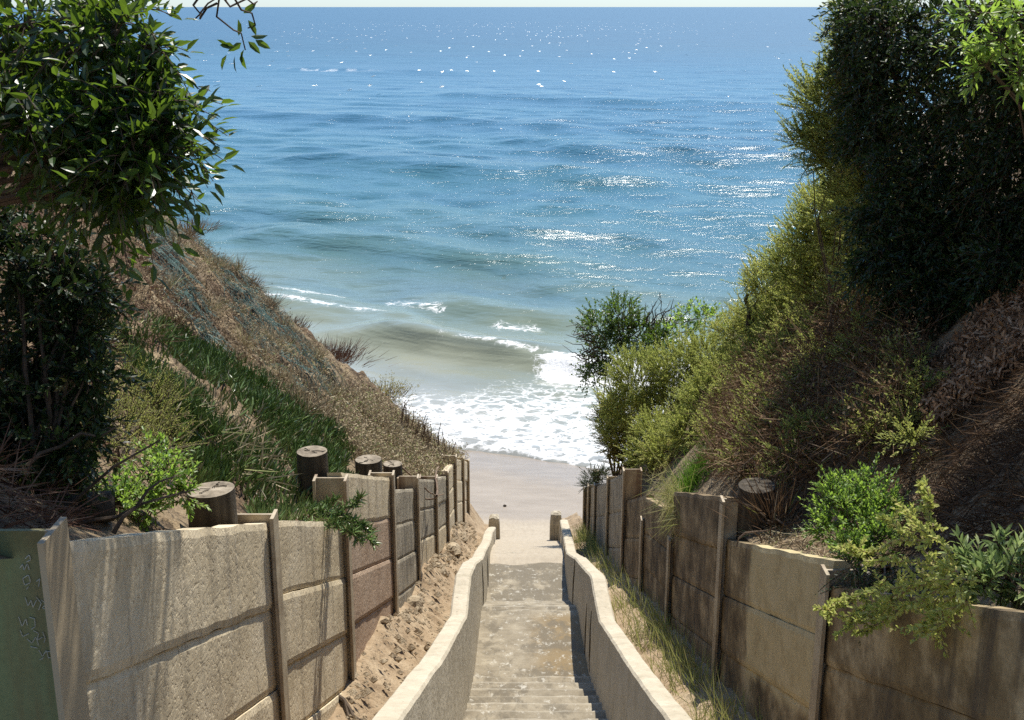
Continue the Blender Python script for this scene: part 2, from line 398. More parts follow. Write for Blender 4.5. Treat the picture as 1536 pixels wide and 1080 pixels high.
def HR(x, y):
    s = np.maximum(0, x - xwr(y) - .12)
    fl = np.interp(y, [6.5, 7.6, 9.4, 10.2], [.12, .5, .5, .15])
    rise = np.where(s < fl, .25 * s, .25 * fl + (s - fl) * 1.3 - .02 * np.maximum(0, s - 2.5) ** 2)
    z = ztr(y) - .07 + rise + .5 * fbm(x * .9, y * .9, 13) * np.minimum(1, s * 1.2) + .2 * fbm(x * 3, y * 3, 37) * np.minimum(1, s)
    ye = 22.3 + .5 * (vnoise(x * .8, z * .8, 18) - .5)
    return np.where(y > ye, np.maximum(z - 3.2 * (y - ye) - .4 * (y - ye) ** 2, beach(x, y) - .3), z)

def hit(u, v, H, lift=0.):
    y = np.arange(2.5, 27, .02); r = ray(u, v)
    P = np.array([0, 0, CAMZ]) + r * (y / r[1])[:, None]
    ok = (P[:, 0] < xwl(y) - .12) if H is HL else (P[:, 0] > xwr(y) + .12)
    k = np.argmax((P[:, 2] < H(P[:, 0], P[:, 1]) + lift) & ok)
    if k == 0:          # ray passes over the bank: take the ground under its closest approach
        g = np.where(ok & (y < 22.5), P[:, 2] - H(P[:, 0], P[:, 1]), 99); k = int(np.argmin(g))
        return np.array([P[k, 0], P[k, 1], float(H(P[k, 0], P[k, 1]))])
    return P[k]

def hity(u, v, H):
    y = np.arange(2.5, 27, .02); r = ray(u, v)
    P = np.array([0, 0, CAMZ]) + r * (y / r[1])[:, None]
    ok = (P[:, 0] < xwl(y) - .12) if H is HL else (P[:, 0] > xwr(y) + .12)
    m = (P[:, 2] < H(P[:, 0], P[:, 1])) & ok
    return y[np.argmax(m)] if m.any() else 99.

def hnormal(H, x, y, e=.1):
    a = (H(x + e, y) - H(x - e, y)) / (2 * e); b = (H(x, y + e) - H(x, y - e)) / (2 * e)
    return nrm(np.stack([-a, -b, np.ones_like(a)], -1))

def on_bank(H, side, n, poly, y0=2.5, y1=26.5, smax=9, dens=None):
    """n points on a bank whose photo pixel lies in poly (area-weighted roughly by screen size)"""
    out = []; tot = 0; it = 0
    while tot < n and it < 60:
        it += 1
        y = y0 + (y1 - y0) * R.random(60000) ** 1.0; s = .02 + smax * R.random(60000)
        x = xwl(y) - .12 - s if side < 0 else xwr(y) + .12 + s
        z = H(x, y); P = np.stack([x, y, z], 1)
        u, v, d = proj(P); k = inpoly(u, v, poly) & (R.random(60000) < np.minimum(1, (6 / d) ** 0.7))
        if dens is not None: k &= R.random(60000) < dens(x, y)
        out.append(P[k]); tot += k.sum()
    return np.concatenate(out)[:n]

# ------------------------------------------------------------------ setting: beach, sea, hills, soil
def structure(o): o['kind'] = 'structure'; return o

ys = np.concatenate([np.linspace(-60, 18, 20), np.linspace(18.5, 34, 120), np.linspace(34.5, 90, 40)])
xs = np.concatenate([np.linspace(-260, -12, 20), np.linspace(-11, 11, 90), np.linspace(12, 260, 20)])
X, Y = np.meshgrid(xs, ys, indexing='ij')
mb = MB(); mb.grid(np.stack([X, Y, beach(X, Y)], -1)[:, ::1]);
m, nt, out = newmat('beach_sand'); k = NT(nt)
p0 = k.pos(); sx = k.n('SeparateXYZ', i_0=p0)
n1 = k.noise(p0, .8, 6, .6); n2 = k.noise(p0, 60., 3, .6); n3 = k.noise(k.scale(p0, 1., .35, 1), 14., 4, .6)
wet = k.smooth(k.math('ADD', sx.outputs['Y'], k.math('MULTIPLY', n1, 1.4)), 25.75, 26.75)
shine = k.smooth(k.math('ADD', k.math('ADD', sx.outputs['Y'], k.math('MULTIPLY', sx.outputs['X'], .47)), k.math('MULTIPLY', n1, 2.)), 29.6, 31.)
dry = k.ramp(n3, [(.3, (.31, .262, .195)), (.7, (.385, .33, .25))])
wetc = k.ramp(k.noise(k.scale(p0, .5, 1.5, 1), 2., 6, .6), [(.3, (.235, .192, .142)), (.7, (.305, .255, .195))])
grain = k.math('MULTIPLY', k.smooth(n2, .6, .75), .5)
col = k.mix(grain, k.mix(wet, dry, wetc), (.62, .55, .46))
pr = k.n('BsdfPrincipled', i_Base_Color=col, i_Specular_IOR_Level=.3, i_Roughness=k.math('SUBTRACT', k.math('SUBTRACT', .9, k.math('MULTIPLY', wet, .42)), k.math('MULTIPLY', shine, .26)))
h = k.math('ADD', k.math('MULTIPLY', n3, .7), k.math('MULTIPLY', n2, .5))
nt.links.new(k.bump(h, .6, .015), pr.inputs['Normal']); nt.links.new(pr.outputs[0], out.inputs[0])
structure(mb.build('beach', m, smooth=True))

# ---- sea
rows = np.unique(np.concatenate([np.linspace(29, 62, 420), 12 / np.tan(np.linspace(math.atan(12 / 62), math.atan(12 / 900), 420)), np.geomspace(900, 40000, 60)]))
tcol = np.linspace(-1, 1, 420)
Y, T = np.meshgrid(rows, tcol, indexing='ij'); X = T * (.62 * Y + 6) + 0 * Y
Q = (Y + .47 * X)
def crest(q0, A, wf, wb, xa, xb, soft=3., wob=.8, seed=0):
    q = Q + wob * 2 * (vnoise(X * .16, X * 0 + seed, seed) - .5)
    dq = q - q0
    e = 1 / (1 + np.exp(-(X - xa) / soft * 3)) / (1 + np.exp((X - xb) / soft * 3))
    return A * e * np.exp(-np.where(dq < 0, (dq / wf) ** 2, (dq / wb) ** 2))
Z = np.zeros_like(X)
wB = crest(40.2, .64, .85, 2.2, -5.5, 30, 1.5, .35, 1)
Z += wB
Z += crest(43.3, .5, 1.2, 2.4, -30, -3.2, 1.5, .4, 2)
Z += crest(46.8, .3, 1.3, 2.6, -3, 30, 2., .8, 3)
Z += crest(51.5, .34, 1.6, 3, 1, 20, 3, 1., 4)
Z += crest(57.3, .55, 2., 4, -14, 3, 3, .8, 5)
Z += crest(66, .42, 2.4, 4.5, -30, 6, 4, 1.2, 6)
Z += crest(74, .3, 2.4, 4.5, 2, 40, 4, 1.2, 7)
Z += crest(88.5, .7, 3., 6, -16, 12, 4, 1.2, 8)
Z += crest(107, .8, 3.2, 7, 2, 60, 5, 1.5, 9)
Z += crest(128, .4, 4, 8, -60, 10, 8, 2, 10)
Z += crest(165, .6, 5, 9, -10, 90, 9, 3, 11)
Z += crest(222, .5, 6, 14, -50, -10, 12, 4, 12)
for i in range(26):     # wind chop, fading out where the grid gets coarse
    lam = R.uniform(.9, 7.5); th = R.normal(.42, .5); kx, ky = math.sin(th) * 6.283 / lam, math.cos(th) * 6.283 / lam
    fade = np.clip(1.6 - Y / (26 * lam + 20), 0, 1)
    mod = .35 + vnoise(X / (lam * 4) + i * 9, Y / (lam * 3), 40 + i)
    ph = kx * X + ky * Y + R.uniform(0, 6.28)
    Z += .0072 * lam ** .9 * fade * mod * (np.sin(ph) + .3 * np.sin(2 * ph + 1)) * np.clip((Q - 33) / 7, .12, 1)
sh = 31.3 + .9 * (fbm(X * .35, Y * 0 + 3, 50) + .5 * fbm(X * 1.4, Y * 0, 51))     # lapping edge
edge = np.clip((Q - sh) / 1.2, 0, 1)
Z = Z * edge + .02 + np.where(Q < sh, -.5 * (sh - Q), 0) + .05 * np.clip((Q - sh) / .5, 0, 1)
bz = beach(X, Y) + .03
Z = np.where((Q >= sh) & (Q < 36), np.maximum(Z, bz * (Q < 33.5) + Z * (Q >= 33.5)), Z)
foam = .60 * np.clip((Q - sh + .15) / .1, 0, 1) * (1 - np.clip((Q - 33.8 - .5 * np.clip(X + 2, 0, 4)) / (2.2 + .8 * np.clip(X + 2, 0, 6)), 0, 1))
foam = np.maximum(foam, .47 * np.clip((Q - 33) / 1, 0, 1) * np.clip((40 - Q) / 2, 0, 1) * np.clip((X + .5) / 4, 0, 1))
dq = Q + .7 * (vnoise(X * .16, X * 0 + 1, 1) - .5) - 40.2
brk = np.clip((X - .2 + 1.2 * (vnoise(X * 1.2, Y * 1.2, 60) - .5)) / 1.2, 0, 1)
foam = np.maximum(foam, 1.2 * brk * np.clip((dq + 2.0) / .5, 0, 1) * np.clip((.35 - dq) / .5, 0, 1))
foam = np.maximum(foam, .62 * np.exp(-((dq - .1) / .22) ** 2) * np.clip((X + 3.5) / 3, 0, 1))
foam = np.maximum(foam, .5 * np.exp(-((Q - 43.5) / .35) ** 2) * np.clip((-X - 4) / 2, 0, 1))
foam = np.maximum(foam, .47 * np.exp(-((Q - 44.5 - 1.5 * vnoise(X * .4, X * 0, 61)) / .5) ** 2) * (vnoise(X * .5, Y * .1, 62) > .55))
foam = np.maximum(foam, .46 * np.exp(-((Q - 219) / 3) ** 2) * np.exp(-((X + 36) / 12) ** 2) * (vnoise(X * .8, Y * .3, 64) > .5))
n, mm = X.shape
idx = np.arange(n * mm).reshape(n, mm)
Fq = np.stack([idx[:-1, :-1], idx[:-1, 1:], idx[1:, 1:], idx[1:, :-1]], -1).reshape(-1, 4)
m, nt, out = newmat('sea_water'); k = NT(nt)
p0 = k.pos(); sx = k.n('SeparateXYZ', i_0=p0)
q = k.math('ADD', sx.outputs['Y'], k.math('MULTIPLY', sx.outputs['X'], .47))
qn = k.math('ADD', q, k.math('MULTIPLY', k.math('SUBTRACT', k.noise(p0, .08, 3, .5), .5), 16.))
lq = k.math('LOGARITHM', qn, 10.)
mr = k.n('MapRange', i_Value=lq, i_1=1.5, i_2=2.7).outputs[0]
wc = k.ramp(mr, [(0, (.36, .345, .29)), (.06, (.25, .255, .18)), (.13, (.155, .19, .135)), (.19, (.08, .15, .14)), (.3, (.045, .13, .15)), (.5, (.031, .112, .158)), (1, (.026, .095, .155))])
patch = k.noise(k.scale(p0, .02, .05, 1), 1., 4, .6)
wc = k.mix(k.math('MULTIPLY', k.smooth(patch, .4, .65), .35), wc, (.02, .075, .13))
b1 = k.noise(k.scale(p0, 1., 2.2, 1), 1.9, 5, .6, .3)
b2 = k.noise(k.scale(p0, .22, .55, 1), 1., 4, .6, .3)
b3 = k.noise(k.scale(p0, .03, .09, 1), 1., 4, .6)
calm = k.math('ADD', .24, k.math('MULTIPLY', k.smooth(q, 38., 62.), .76))
nb = k.bump(b2, calm, .22)
nb = k.bump(b1, calm, .072, nb)
nb = k.bump(b3, calm, .8, nb)
# unresolved ripples: slopes drawn straight from noise, stronger where the bump can no longer be resolved
far = k.smooth(sx.outputs['Y'], 60., 420.)
c1 = k.n('TexNoise', i_Vector=k.scale(p0, .8, .8, 1), i_Scale=1.3, i_Detail=3.).outputs['Color']
c2 = k.n('TexNoise', i_Vector=k.scale(p0, .12, .2, 1), i_Scale=1., i_Detail=3.).outputs['Color']
cs = k.n('VectorMath', operation='ADD', i_0=c1, i_1=c2)
cs = k.n('VectorMath', operation='SUBTRACT', i_0=cs.outputs[0], i_1=(1., 1., 1.))
cs = k.n('VectorMath', operation='MULTIPLY', i_0=cs.outputs[0], i_1=(1., 1., 0.))
amp = k.math('ADD', .06, k.math('MULTIPLY', far, .28))
cs = k.n('VectorMath', operation='SCALE', i_0=cs.outputs[0], i_Scale=amp)
def facets(sx_, sy_, lo, hi, ya, yb, seed):       # rare steep wavelets that can catch the sun
    vz = k.n('TexVoronoi', i_Vector=k.n('VectorMath', operation='ADD', i_0=k.scale(p0, sx_, sy_, 0.), i_1=(seed, seed, 0)).outputs[0], i_Scale=1.)
    cc = k.n('SeparateColor', i_0=vz.outputs['Color'])
    gust = k.noise(k.scale(p0, .012, .02, 0), 1., 3, .6)      # glints come in patches
    on = k.math('GREATER_THAN', cc.outputs[2], k.math('ADD', lo, k.math('MULTIPLY', k.math('SUBTRACT', .52, gust), (1 - lo) * 6)))
    on = k.math('MULTIPLY', on, k.math('LESS_THAN', vz.outputs['Distance'], hi))
    on = k.math('MULTIPLY', on, k.math('MULTIPLY', k.smooth(sx.outputs['Y'], ya, ya * 1.4), k.math('SUBTRACT', 1., k.smooth(sx.outputs['Y'], yb, yb * 1.5))))
    sl_ = k.n('CombineXYZ', i_0=k.math('MULTIPLY', k.math('SUBTRACT', cc.outputs[0], -.35), .22), i_1=k.math('ADD', -.59, k.math('MULTIPLY', k.math('SUBTRACT', cc.outputs[1], .5), .14)))
    ons.append(on)
    return k.n('VectorMath', operation='SCALE', i_0=sl_.outputs[0], i_Scale=on).outputs[0]
ons = []
fsum0 = k.n('VectorMath', operation='ADD', i_0=facets(1.0, .15, .98, .30, 150., 900., 3.), i_1=facets(2.6, .9, .9987, .27, 45., 150., 7.)).outputs[0]
cs = k.n('VectorMath', operation='ADD', i_0=cs.outputs[0], i_1=fsum0)
nb = k.n('VectorMath', operation='NORMALIZE', i_0=k.n('VectorMath', operation='ADD', i_0=nb, i_1=cs.outputs[0]).outputs[0]).outputs[0]
water = k.n('BsdfPrincipled', i_Base_Color=wc, i_Roughness=k.math('SUBTRACT', k.math('ADD', .17, k.math('MULTIPLY', far, .24)), k.math('MULTIPLY', k.math('MAXIMUM', ons[0], ons[1]), k.math('MULTIPLY', far, .15))), i_Normal=nb, i_IOR=1.33)
fa = k.n('Attribute', attribute_name='foam').outputs['Fac']
wv = k.n('VectorMath', operation='ADD', i_0=p0)
dist = k.n('TexNoise', i_Vector=p0, i_Scale=1.3, i_Detail=4.).outputs['Color']
nt.links.new(dist, wv.inputs[1])
vor = k.n('TexVoronoi', feature='DISTANCE_TO_EDGE', i_Vector=k.scale(wv.outputs[0], 1., 1.5, .0), i_Scale=1.5).outputs['Distance']
vor2 = k.n('TexVoronoi', feature='DISTANCE_TO_EDGE', i_Vector=k.scale(wv.outputs[0], 1., 1.6, .0), i_Scale=4.5).outputs['Distance']
lace = k.math('ADD', k.math('MULTIPLY', k.math('SUBTRACT', .16, vor), 1.5), k.math('MULTIPLY', k.math('SUBTRACT', .13, vor2), 1.1))
fn = k.math('ADD', k.math('MULTIPLY', k.noise(k.scale(p0, 1., 1.6, 0), 1.4, 6, .7), .6), k.math('MULTIPLY', k.noise(k.scale(p0, 1., 1.6, 0), 7., 8, .75), .4))
fm = k.math('ADD', k.math('ADD', fa, k.math('MULTIPLY', k.math('SUBTRACT', fn, .5), 1.25)), k.math('MULTIPLY', lace, 1.1))
fm = k.smooth(fm, .36, .86)
fcol = k.ramp(k.noise(p0, 9., 4, .6), [(.3, (.55, .55, .53)), (.6, (.76, .76, .74))])
fb = k.n('BsdfPrincipled', i_Base_Color=fcol, i_Roughness=.7)
nt.links.new(k.bump(k.noise(p0, 12., 4, .7), .7, .05), fb.inputs['Normal'])
mx = k.n('MixShader', i_0=fm, i_1=water.outputs[0], i_2=fb.outputs[0])
nt.links.new(mx.outputs[0], out.inputs[0])
structure(mesh('sea', np.stack([X, Y, Z], -1).reshape(-1, 3), [Fq], m, None, True, {'foam': foam.ravel()}))

# ---- hillsides
for nm, H, side in (('hillside_left', HL, -1), ('hillside_right', HR, 1)):
    yy = np.concatenate([np.linspace(-5, 3, 20), np.linspace(3.1, 31, 330)])
    ss = np.concatenate([np.linspace(0, 4, 90), np.linspace(4.1, 9, 60), np.linspace(9.5, 30, 20)])
    S_, Y_ = np.meshgrid(ss, yy, indexing='ij')
    X_ = (xwl(Y_) - .12 - S_) if side < 0 else (xwr(Y_) + .12 + S_)
    G = np.stack([X_, Y_, H(X_, Y_)], -1)
    if side > 0: G = G[:, ::-1]
    G = G[:, ::-1]
    mb = MB(); mb.grid(G); structure(mb.build(nm, M['hill'], smooth=True))

# ---- parapet key points (y, x inner top, z top)
PL = np.array([(1.5, -.86, 10.05), (3.2, -.72, 9.36), (5.43, -.58, 8.44), (7.7, -.48, 7.48), (10.0, -.42, 6.56), (10.95, -.41, 6.5), (12.2, -.40, 6.02), (14.5, -.39, 4.95), (17.3, -.38, 3.80), (18.6, -.37, 3.25), (20.5, -.35, 2.6), (22.6, -.33, 1.72)])
PR = np.array([(1.5, 1.15, 9.9), (3.2, 1.06, 9.15), (6.32, .95, 7.85), (8.4, .90, 7.02), (10.5, .85, 6.24), (11.5, .83, 6.2), (12.6, .83, 5.75), (14.5, .84, 4.95), (17.15, .85, 3.76), (18.2, .88, 3.4), (20.2, .92, 2.75), (22.3, .97, 2.02)])
xbl = lambda y: np.interp(y, [3, 9.6, 15, 24], [-.46, -.42, -.37, -.33])
xbr = lambda y: np.interp(y, [3, 9.6, 15, 19, 24], [.84, .82, .82, .87, .95])

# ---- soil strips between parapets and retaining walls
def strip(nm, xa, xb, prof, mat, seed):
    yy = np.linspace(.5, 25.5, 330); tt = np.linspace(0, 1, 26)
    T_, Y_ = np.meshgrid(tt, yy, indexing='ij')
    X_ = xa(Y_) * (1 - T_) + xb(Y_) * T_
    Z_ = line(Y_) + prof(T_, Y_) + .22 * fbm(X_ * 2.2, Y_ * 2.2, seed, 5) * np.interp(T_, [0, .25, 1], [.15, 1, .8]) + .13 * np.abs(fbm(X_ * 6, Y_ * 6, seed + 5)) * np.interp(T_, [0, .4, 1], [.3, .6, 1.])
    Z_ = np.maximum(Z_, beach(X_, Y_) - .1)
    G = np.stack([X_, Y_, Z_], -1)
    mb = MB(); mb.grid(G[:, ::-1] if xb(np.array(5.)) > xa(np.array(5.)) else G); return structure(mb.build(nm, mat, smooth=True))
strip('soil_left', lambda y: np.interp(y, PL[:, 0], PL[:, 1]) - .1, lambda y: xwl(y) - .1,
      lambda t, y: .12 + .42 * np.clip((t - .25) / .6, 0, 1) ** 1.4 + .12 * np.sin(y * 1.3) * t, M['soil'], 71)
strip('soil_right', lambda y: np.interp(y, PR[:, 0], PR[:, 1]) + .1, lambda y: xwr(y) + .1,
      lambda t, y: .2 + .2 * t, M['soil'], 83)

# ------------------------------------------------------------------ staircase
stair = thing('staircase', 'worn concrete beach stairs with flat landings running down between two low walls', 'stairs')
def slab(name, y0, y1, z0, z1, seed, thick=.3, ny=8):
    """tread slab with chipped front edge"""
    yy = np.linspace(y0, y1, ny); tx = np.linspace(0, 1, 15)
    Tx, Yy = np.meshgrid(tx, yy, indexing='ij')
    X_ = (xbl(Yy) - .04) * (1 - Tx) + (xbr(Yy) + .04) * Tx
    Yj = Yy + np.where(Yy == y1, .035 * (vnoise(X_ * 6, X_ * 0 + seed, seed) - .7), 0)
    Z_ = z0 + (z1 - z0) * (Yy - y0) / (y1 - y0) + .015 * fbm(X_ * 4, Yy * 4, seed) - np.where(Yy == y1, .012 * vnoise(X_ * 9, X_ * 0, seed), 0)
    top = np.stack([X_, Yj, Z_], -1)
    front = np.stack([X_[:, -1], Yj[:, -1] - .01, Z_[:, -1] - thick], -1)
    G = np.concatenate([top, front[:, None]], 1)[:, ::-1]
    d0 = Yy - y0; d1 = y1 - Yy
    wear = np.clip(1 - d1 / .07, 0, 1) - np.clip(1 - (d0 - .05) / .06, 0, 1)
    wear = np.concatenate([wear, wear[:, -1:]], 1)[:, ::-1]
    n, m_ = G.shape[:2]; i = np.arange(n * m_).reshape(n, m_)
    return mesh(name, G.reshape(-1, 3), [np.stack([i[:-1, :-1], i[1:, :-1], i[1:, 1:], i[:-1, 1:]], -1).reshape(-1, 4)], M['stair'], stair, False, {'wear': wear.ravel()})
def steps(y0, y1, za, zb):
    nst = max(1, round((za - zb) / .125))
    for i in range(nst):
        a = y0 + (y1 - y0) * i / nst; b = y0 + (y1 - y0) * (i + 1) / nst
        z = za - (za - zb) * (i + .5) / nst
        slab('step', a - .05, b + .02, z + .012, z - .02, 100 + int(a * 37), .26, 9)
L_ = lambda y: float(line(y))
steps(2.6, 4.6, 8.33, 7.3)
slab('landing', 4.55, 6.6, 7.3, 6.95, 7, .25, 30)
steps(6.6, 11.1, 6.95, L_(11.1))
slab('landing', 11.05, 13.62, L_(11.1) - .0, L_(13.6) + .31, 3, .25, 40)
steps(13.6, 15.7, L_(13.6) + .31, L_(15.7))
slab('landing', 15.68, 18.4, L_(15.7), 3.1, 5, .25, 40)
steps(18.4, 23.8, 3.1, .75)
# drifted sand on the lowest steps
yy = np.linspace(17.1, 25.2, 90); tt = np.linspace(0, 1, 16)
T_, Y_ = np.meshgrid(tt, yy, indexing='ij')
X_ = (xbl(Y_) - .03) * (1 - T_) + (xbr(Y_) + .03) * T_
Z_ = np.interp(Y_, [17.1, 18.2, 19.2, 24, 25.2], [3.27, 3.175, 2.86, .84, .58]) + .035 * fbm(X_ * 2.5, Y_ * 2.5, 91) + .01 * fbm(X_ * 12, Y_ * 12, 92)
mb = MB(); mb.grid(np.stack([X_, Y_, Z_], -1)[:, ::-1]); structure(mb.build('sand_drift', bpy.data.materials['beach_sand'], smooth=True))

def parapet(label, K, side, seed):
    yy = np.linspace(K[0, 0], K[-1, 0], 200)
    xi = np.interp(yy, K[:, 0], K[:, 1]); zt = np.interp(yy, K[:, 0], K[:, 2])
    zt += .018 * fbm(yy * 1.7, yy * 0, seed) ; xi += .012 * fbm(yy * 1.3, yy * 0 + 4, seed)
    xb = (xbl if side < 0 else xbr)(yy)
    th = .165 * side
    prof = []
    for (fx, fz) in ((0, -1), (0, .8), (.0, .3), (0, .06)):       # inner face from below to top
        pass
    rowsP = []
    zb = line(yy) - .35
    for f in np.linspace(0, 1, 7):
        rowsP.append(np.stack([xb * (1 - f) + xi * f, yy, zb * (1 - f) + (zt - .02) * f], -1))
    rowsP.append(np.stack([xi + th * .1, yy, zt], -1))
    rowsP.append(np.stack([xi + th * .5, yy, zt + .006], -1))
    rowsP.append(np.stack([xi + th * .9, yy, zt], -1))
    rowsP.append(np.stack([xi + th, yy, zt - .02], -1))
    rowsP.append(np.stack([xi + th * 1.25, yy, zb], -1))
    G = np.stack(rowsP, 0)
    G[..., 0] += .012 * fbm(G[..., 1] * 5, G[..., 2] * 5, seed + 2, 4); G[7:11, :, 2] += .012 * fbm(G[7:11, :, 1] * 7, G[7:11, :, 0] * 12, seed + 4)
    mb = MB(); mb.grid(G if side < 0 else G[::-1])
    for e in (0, -1):
        c = G[:, e]; cc = c.mean(0)
        mb.add(np.concatenate([c, [cc]]), [[i, i + 1, len(c)] if (e == 0) == (side > 0) else [i + 1, i, len(c)] for i in range(len(c) - 1)])
    o = mb.build('parapet_wall', M['parapet'], None, False)
    for y0, f0, f1 in ((14.2, .45, .95), (16.6, .35, .9), (21., .3, .9)) if side < 0 else ((11.2, .3, .8), (11.9, .25, .75), (14.6, .4, .98), (18.2, .35, .98), (21.2, .4, .95)):
        ff = np.linspace(f0, f1, 8); yk = y0 + .05 * np.cumsum(R.normal(0, .6, 8)) 
        b = (xbl if side < 0 else xbr)(yk); x_ = b * (1 - ff) + np.interp(yk, K[:, 0], K[:, 1]) * ff
        z_ = (line(yk) - .35) * (1 - ff) + np.interp(yk, K[:, 0], K[:, 2]) * ff
        cm = MB(); cm.tubes(np.stack([x_, yk, z_], 1)[None], (.012 * np.sin(np.linspace(.3, 3, 8)) + .002)[None], 4); cm.build('crack', M['pile'], o)
    return tag(o, label, 'parapet')
parapet('low cream concrete wall bounding the stairs on the side of the bare sandy gutter', PL, -1, 21)
parapet('low cream concrete wall bounding the stairs on the side of the grassy gutter', PR, 1, 27)

def stub(label, cx, cy, w, zb, zt, seed):
    yy = np.linspace(0, 1, 9); an = np.linspace(0, 2 * np.pi, 17)[:-1]
    rowsP = []
    for f in yy:
        r = w / 2 * (1.08 - .06 * f) * (1 if f < .99 else .86)
        sq = np.maximum(np.abs(np.cos(an)), np.abs(np.sin(an))) ** -.8
        rr = r * sq * (1 + .10 * (vnoise(an * 2, an * 0 + f * 5, seed) - .5))
        zz = zb + (zt - zb) * f + (.05 * vnoise(np.cos(an) * 2, np.sin(an) * 2, seed + 3) if f > .85 else 0)
        rowsP.append(np.stack([cx + rr * np.cos(an), cy + rr * np.sin(an), np.full(16, 0) + zz], -1))
    G = np.stack(rowsP); i = np.arange(9 * 16).reshape(9, 16); j = np.roll(i, -1, 1)
    root = thing('end_post', label, 'post', group='short posts at the foot of the stairs')
    mb = MB(); mb.add(G.reshape(-1, 3), np.stack([i[:-1], j[:-1], j[1:], i[1:]], -1).reshape(-1, 4))
    mb.build('shaft', M['panel_grey'], root)
    top = G[-1]; c = top.mean(0) + (0, 0, .05); mb = MB()
    mid = top * .5 + c * .5 + (0, 0, .025)
    V = np.concatenate([top + (0, 0, .006), mid, [c]])
    mb.add(V, [[q, (q + 1) % 16, 16 + (q + 1) % 16, 16 + q] for q in range(16)]); mb.add(V, [[16 + q, 16 + (q + 1) % 16, 32] for q in range(16)])
    mb.build('cap', M['parapet'], root)
stub('stubby stone capped post at the end of the wall beside the sandy gutter', -.37, 22.9, .23, .6, 1.78, 3)
stub('stubby stone capped post at the end of the wall beside the grassy gutter', .90, 22.5, .24, .6, 2.03, 4)

# ------------------------------------------------------------------ retaining walls
def hbeam(root, xf, y, z0, z1, side, mat, fw=.15, depth=.26, tf=.022, tw=.018, lean=0.):
    """steel H post, front flange towards the stairs; side -1 left wall (front = +x)"""
    d = -side
    mb = MB()
    def bx(a, b, y0, y1):
        xa, xb = sorted((a, b))
        mb.hexa([(xa, y0, z0), (xb, y0, z0), (xb, y1, z0), (xa, y1, z0), (xa, y0 + lean, z1), (xb, y0 + lean, z1), (xb, y1 + lean, z1), (xa, y1 + lean, z1)])
    bx(xf + d * .03, xf + d * (.03 + tf), y - fw / 2, y + fw / 2)
    bx(xf + d * .03, xf + d * (.03 + tf - depth), y - tw / 2, y + tw / 2)
    bx(xf + d * (.03 + tf - depth), xf + d * (.03 - depth), y - fw / 2, y + fw / 2)
    return mb.build('steel_post', mat, root)

def panel(root, side, xw, y0, y1, z0t, z1t, hgt, mat, seed, off=0., chip=.02):
    """one board: y0..y1, top z0t -> z1t, face with cast relief"""
    d = -side
    ny, nz = 40, 14
    yy = np.linspace(y0, y1, ny); ff = np.linspace(0, 1, nz)
    Y_, F_ = np.meshgrid(yy, ff, indexing='ij')
    top = z0t + (z1t - z0t) * (Y_ - y0) / (y1 - y0)
    topn = top - chip * vnoise(Y_ * 5, Y_ * 0 + seed, seed) * 1.0
    Z_ = topn - hgt * (1 - F_) * .985
    face = xw(Y_) + d * (off + .012 * fbm(Y_ * 2 + seed, Z_ * 4, seed, 3)) - d * .008 * (np.maximum(0, np.abs(F_ - .5) * 2 - .86) / .14) ** 2
    G = np.stack([face, Y_, Z_], -1)
    back = np.stack([xw(Y_[:, -1]) - d * .12, Y_[:, -1], Z_[:, -1] - .004], -1)
    bb = np.stack([xw(Y_[:, 0]) - d * .12, Y_[:, 0], Z_[:, 0]], -1)
    ring = np.concatenate([G, back[:, None], bb[:, None], G[:, :1]], 1)
    mb = MB(); mb.grid(ring if side > 0 else ring[:, ::-1])
    for e in (0, -1):
        c = ring[e, :-1]; cc = c.mean(0)
        nn = len(c); tri = [[i, (i + 1) % nn, nn] for i in range(nn)]
        if (e == 0) == (side > 0): tri = [t[::-1] for t in tri]
        mb.add(np.concatenate([c, [cc]]), tri)
    return mb.build('concrete_panel', mat, root)

wl = thing('retaining_wall', 'tall retaining wall of sunlit concrete boards slotted between steel posts, ice plant above it', 'retaining wall')
postsL = [3.78, 6.82, 9.36, 12.27, 14.66, 17.2, 19.24, 21.0, 23.0, 24.5]
topsL = [(10.22, 8.94), (8.94, 7.80), (8.24, 7.02), (6.86, 5.89), (6.02, 4.98), (4.98, 4.22), (4.26, 3.75), (3.86, 3.04), (3.06, 2.42)]
pitch = [.59, .53, .49, .45, .46, .45, .45, .46, .46]
matL = ['panel', 'panel', 'panel_pink', 'panel_grey', 'panel_grey', 'panel_grey', 'panel', 'panel', 'panel']
for i, (a, b) in enumerate(zip(postsL[:-1], postsL[1:])):
    z0, z1 = topsL[i]; p = pitch[i]
    a2, b2 = a + .012, b - .012
    nb = 6 if i < 3 else 5
    for j in range(nb):
        mt = matL[i]
        if i == 2 and j == 0: mt = 'panel'
        if i in (4, 5) and j == 2: mt = 'panel'
        if z1 - j * p < float(line(b)) - .5: continue
        panel(wl, -1, xwl, a2, b2, z0 - j * p, z1 - j * p, p, M[mt], 200 + i * 13 + j, off=R.uniform(-.012, .012), chip=.014 if j == 0 else .005)
for i, y in enumerate(postsL):
    zt = max(topsL[i - 1][1] if i else 0, topsL[i][0] if i < len(topsL) else 0) + .05
    if i == 2: zt = 8.2
    if i == 0: continue
    hbeam(wl, float(xwl(y)), y, float(line(y)) - .6, zt, -1, M['post'], lean=R.uniform(-.02, .02))
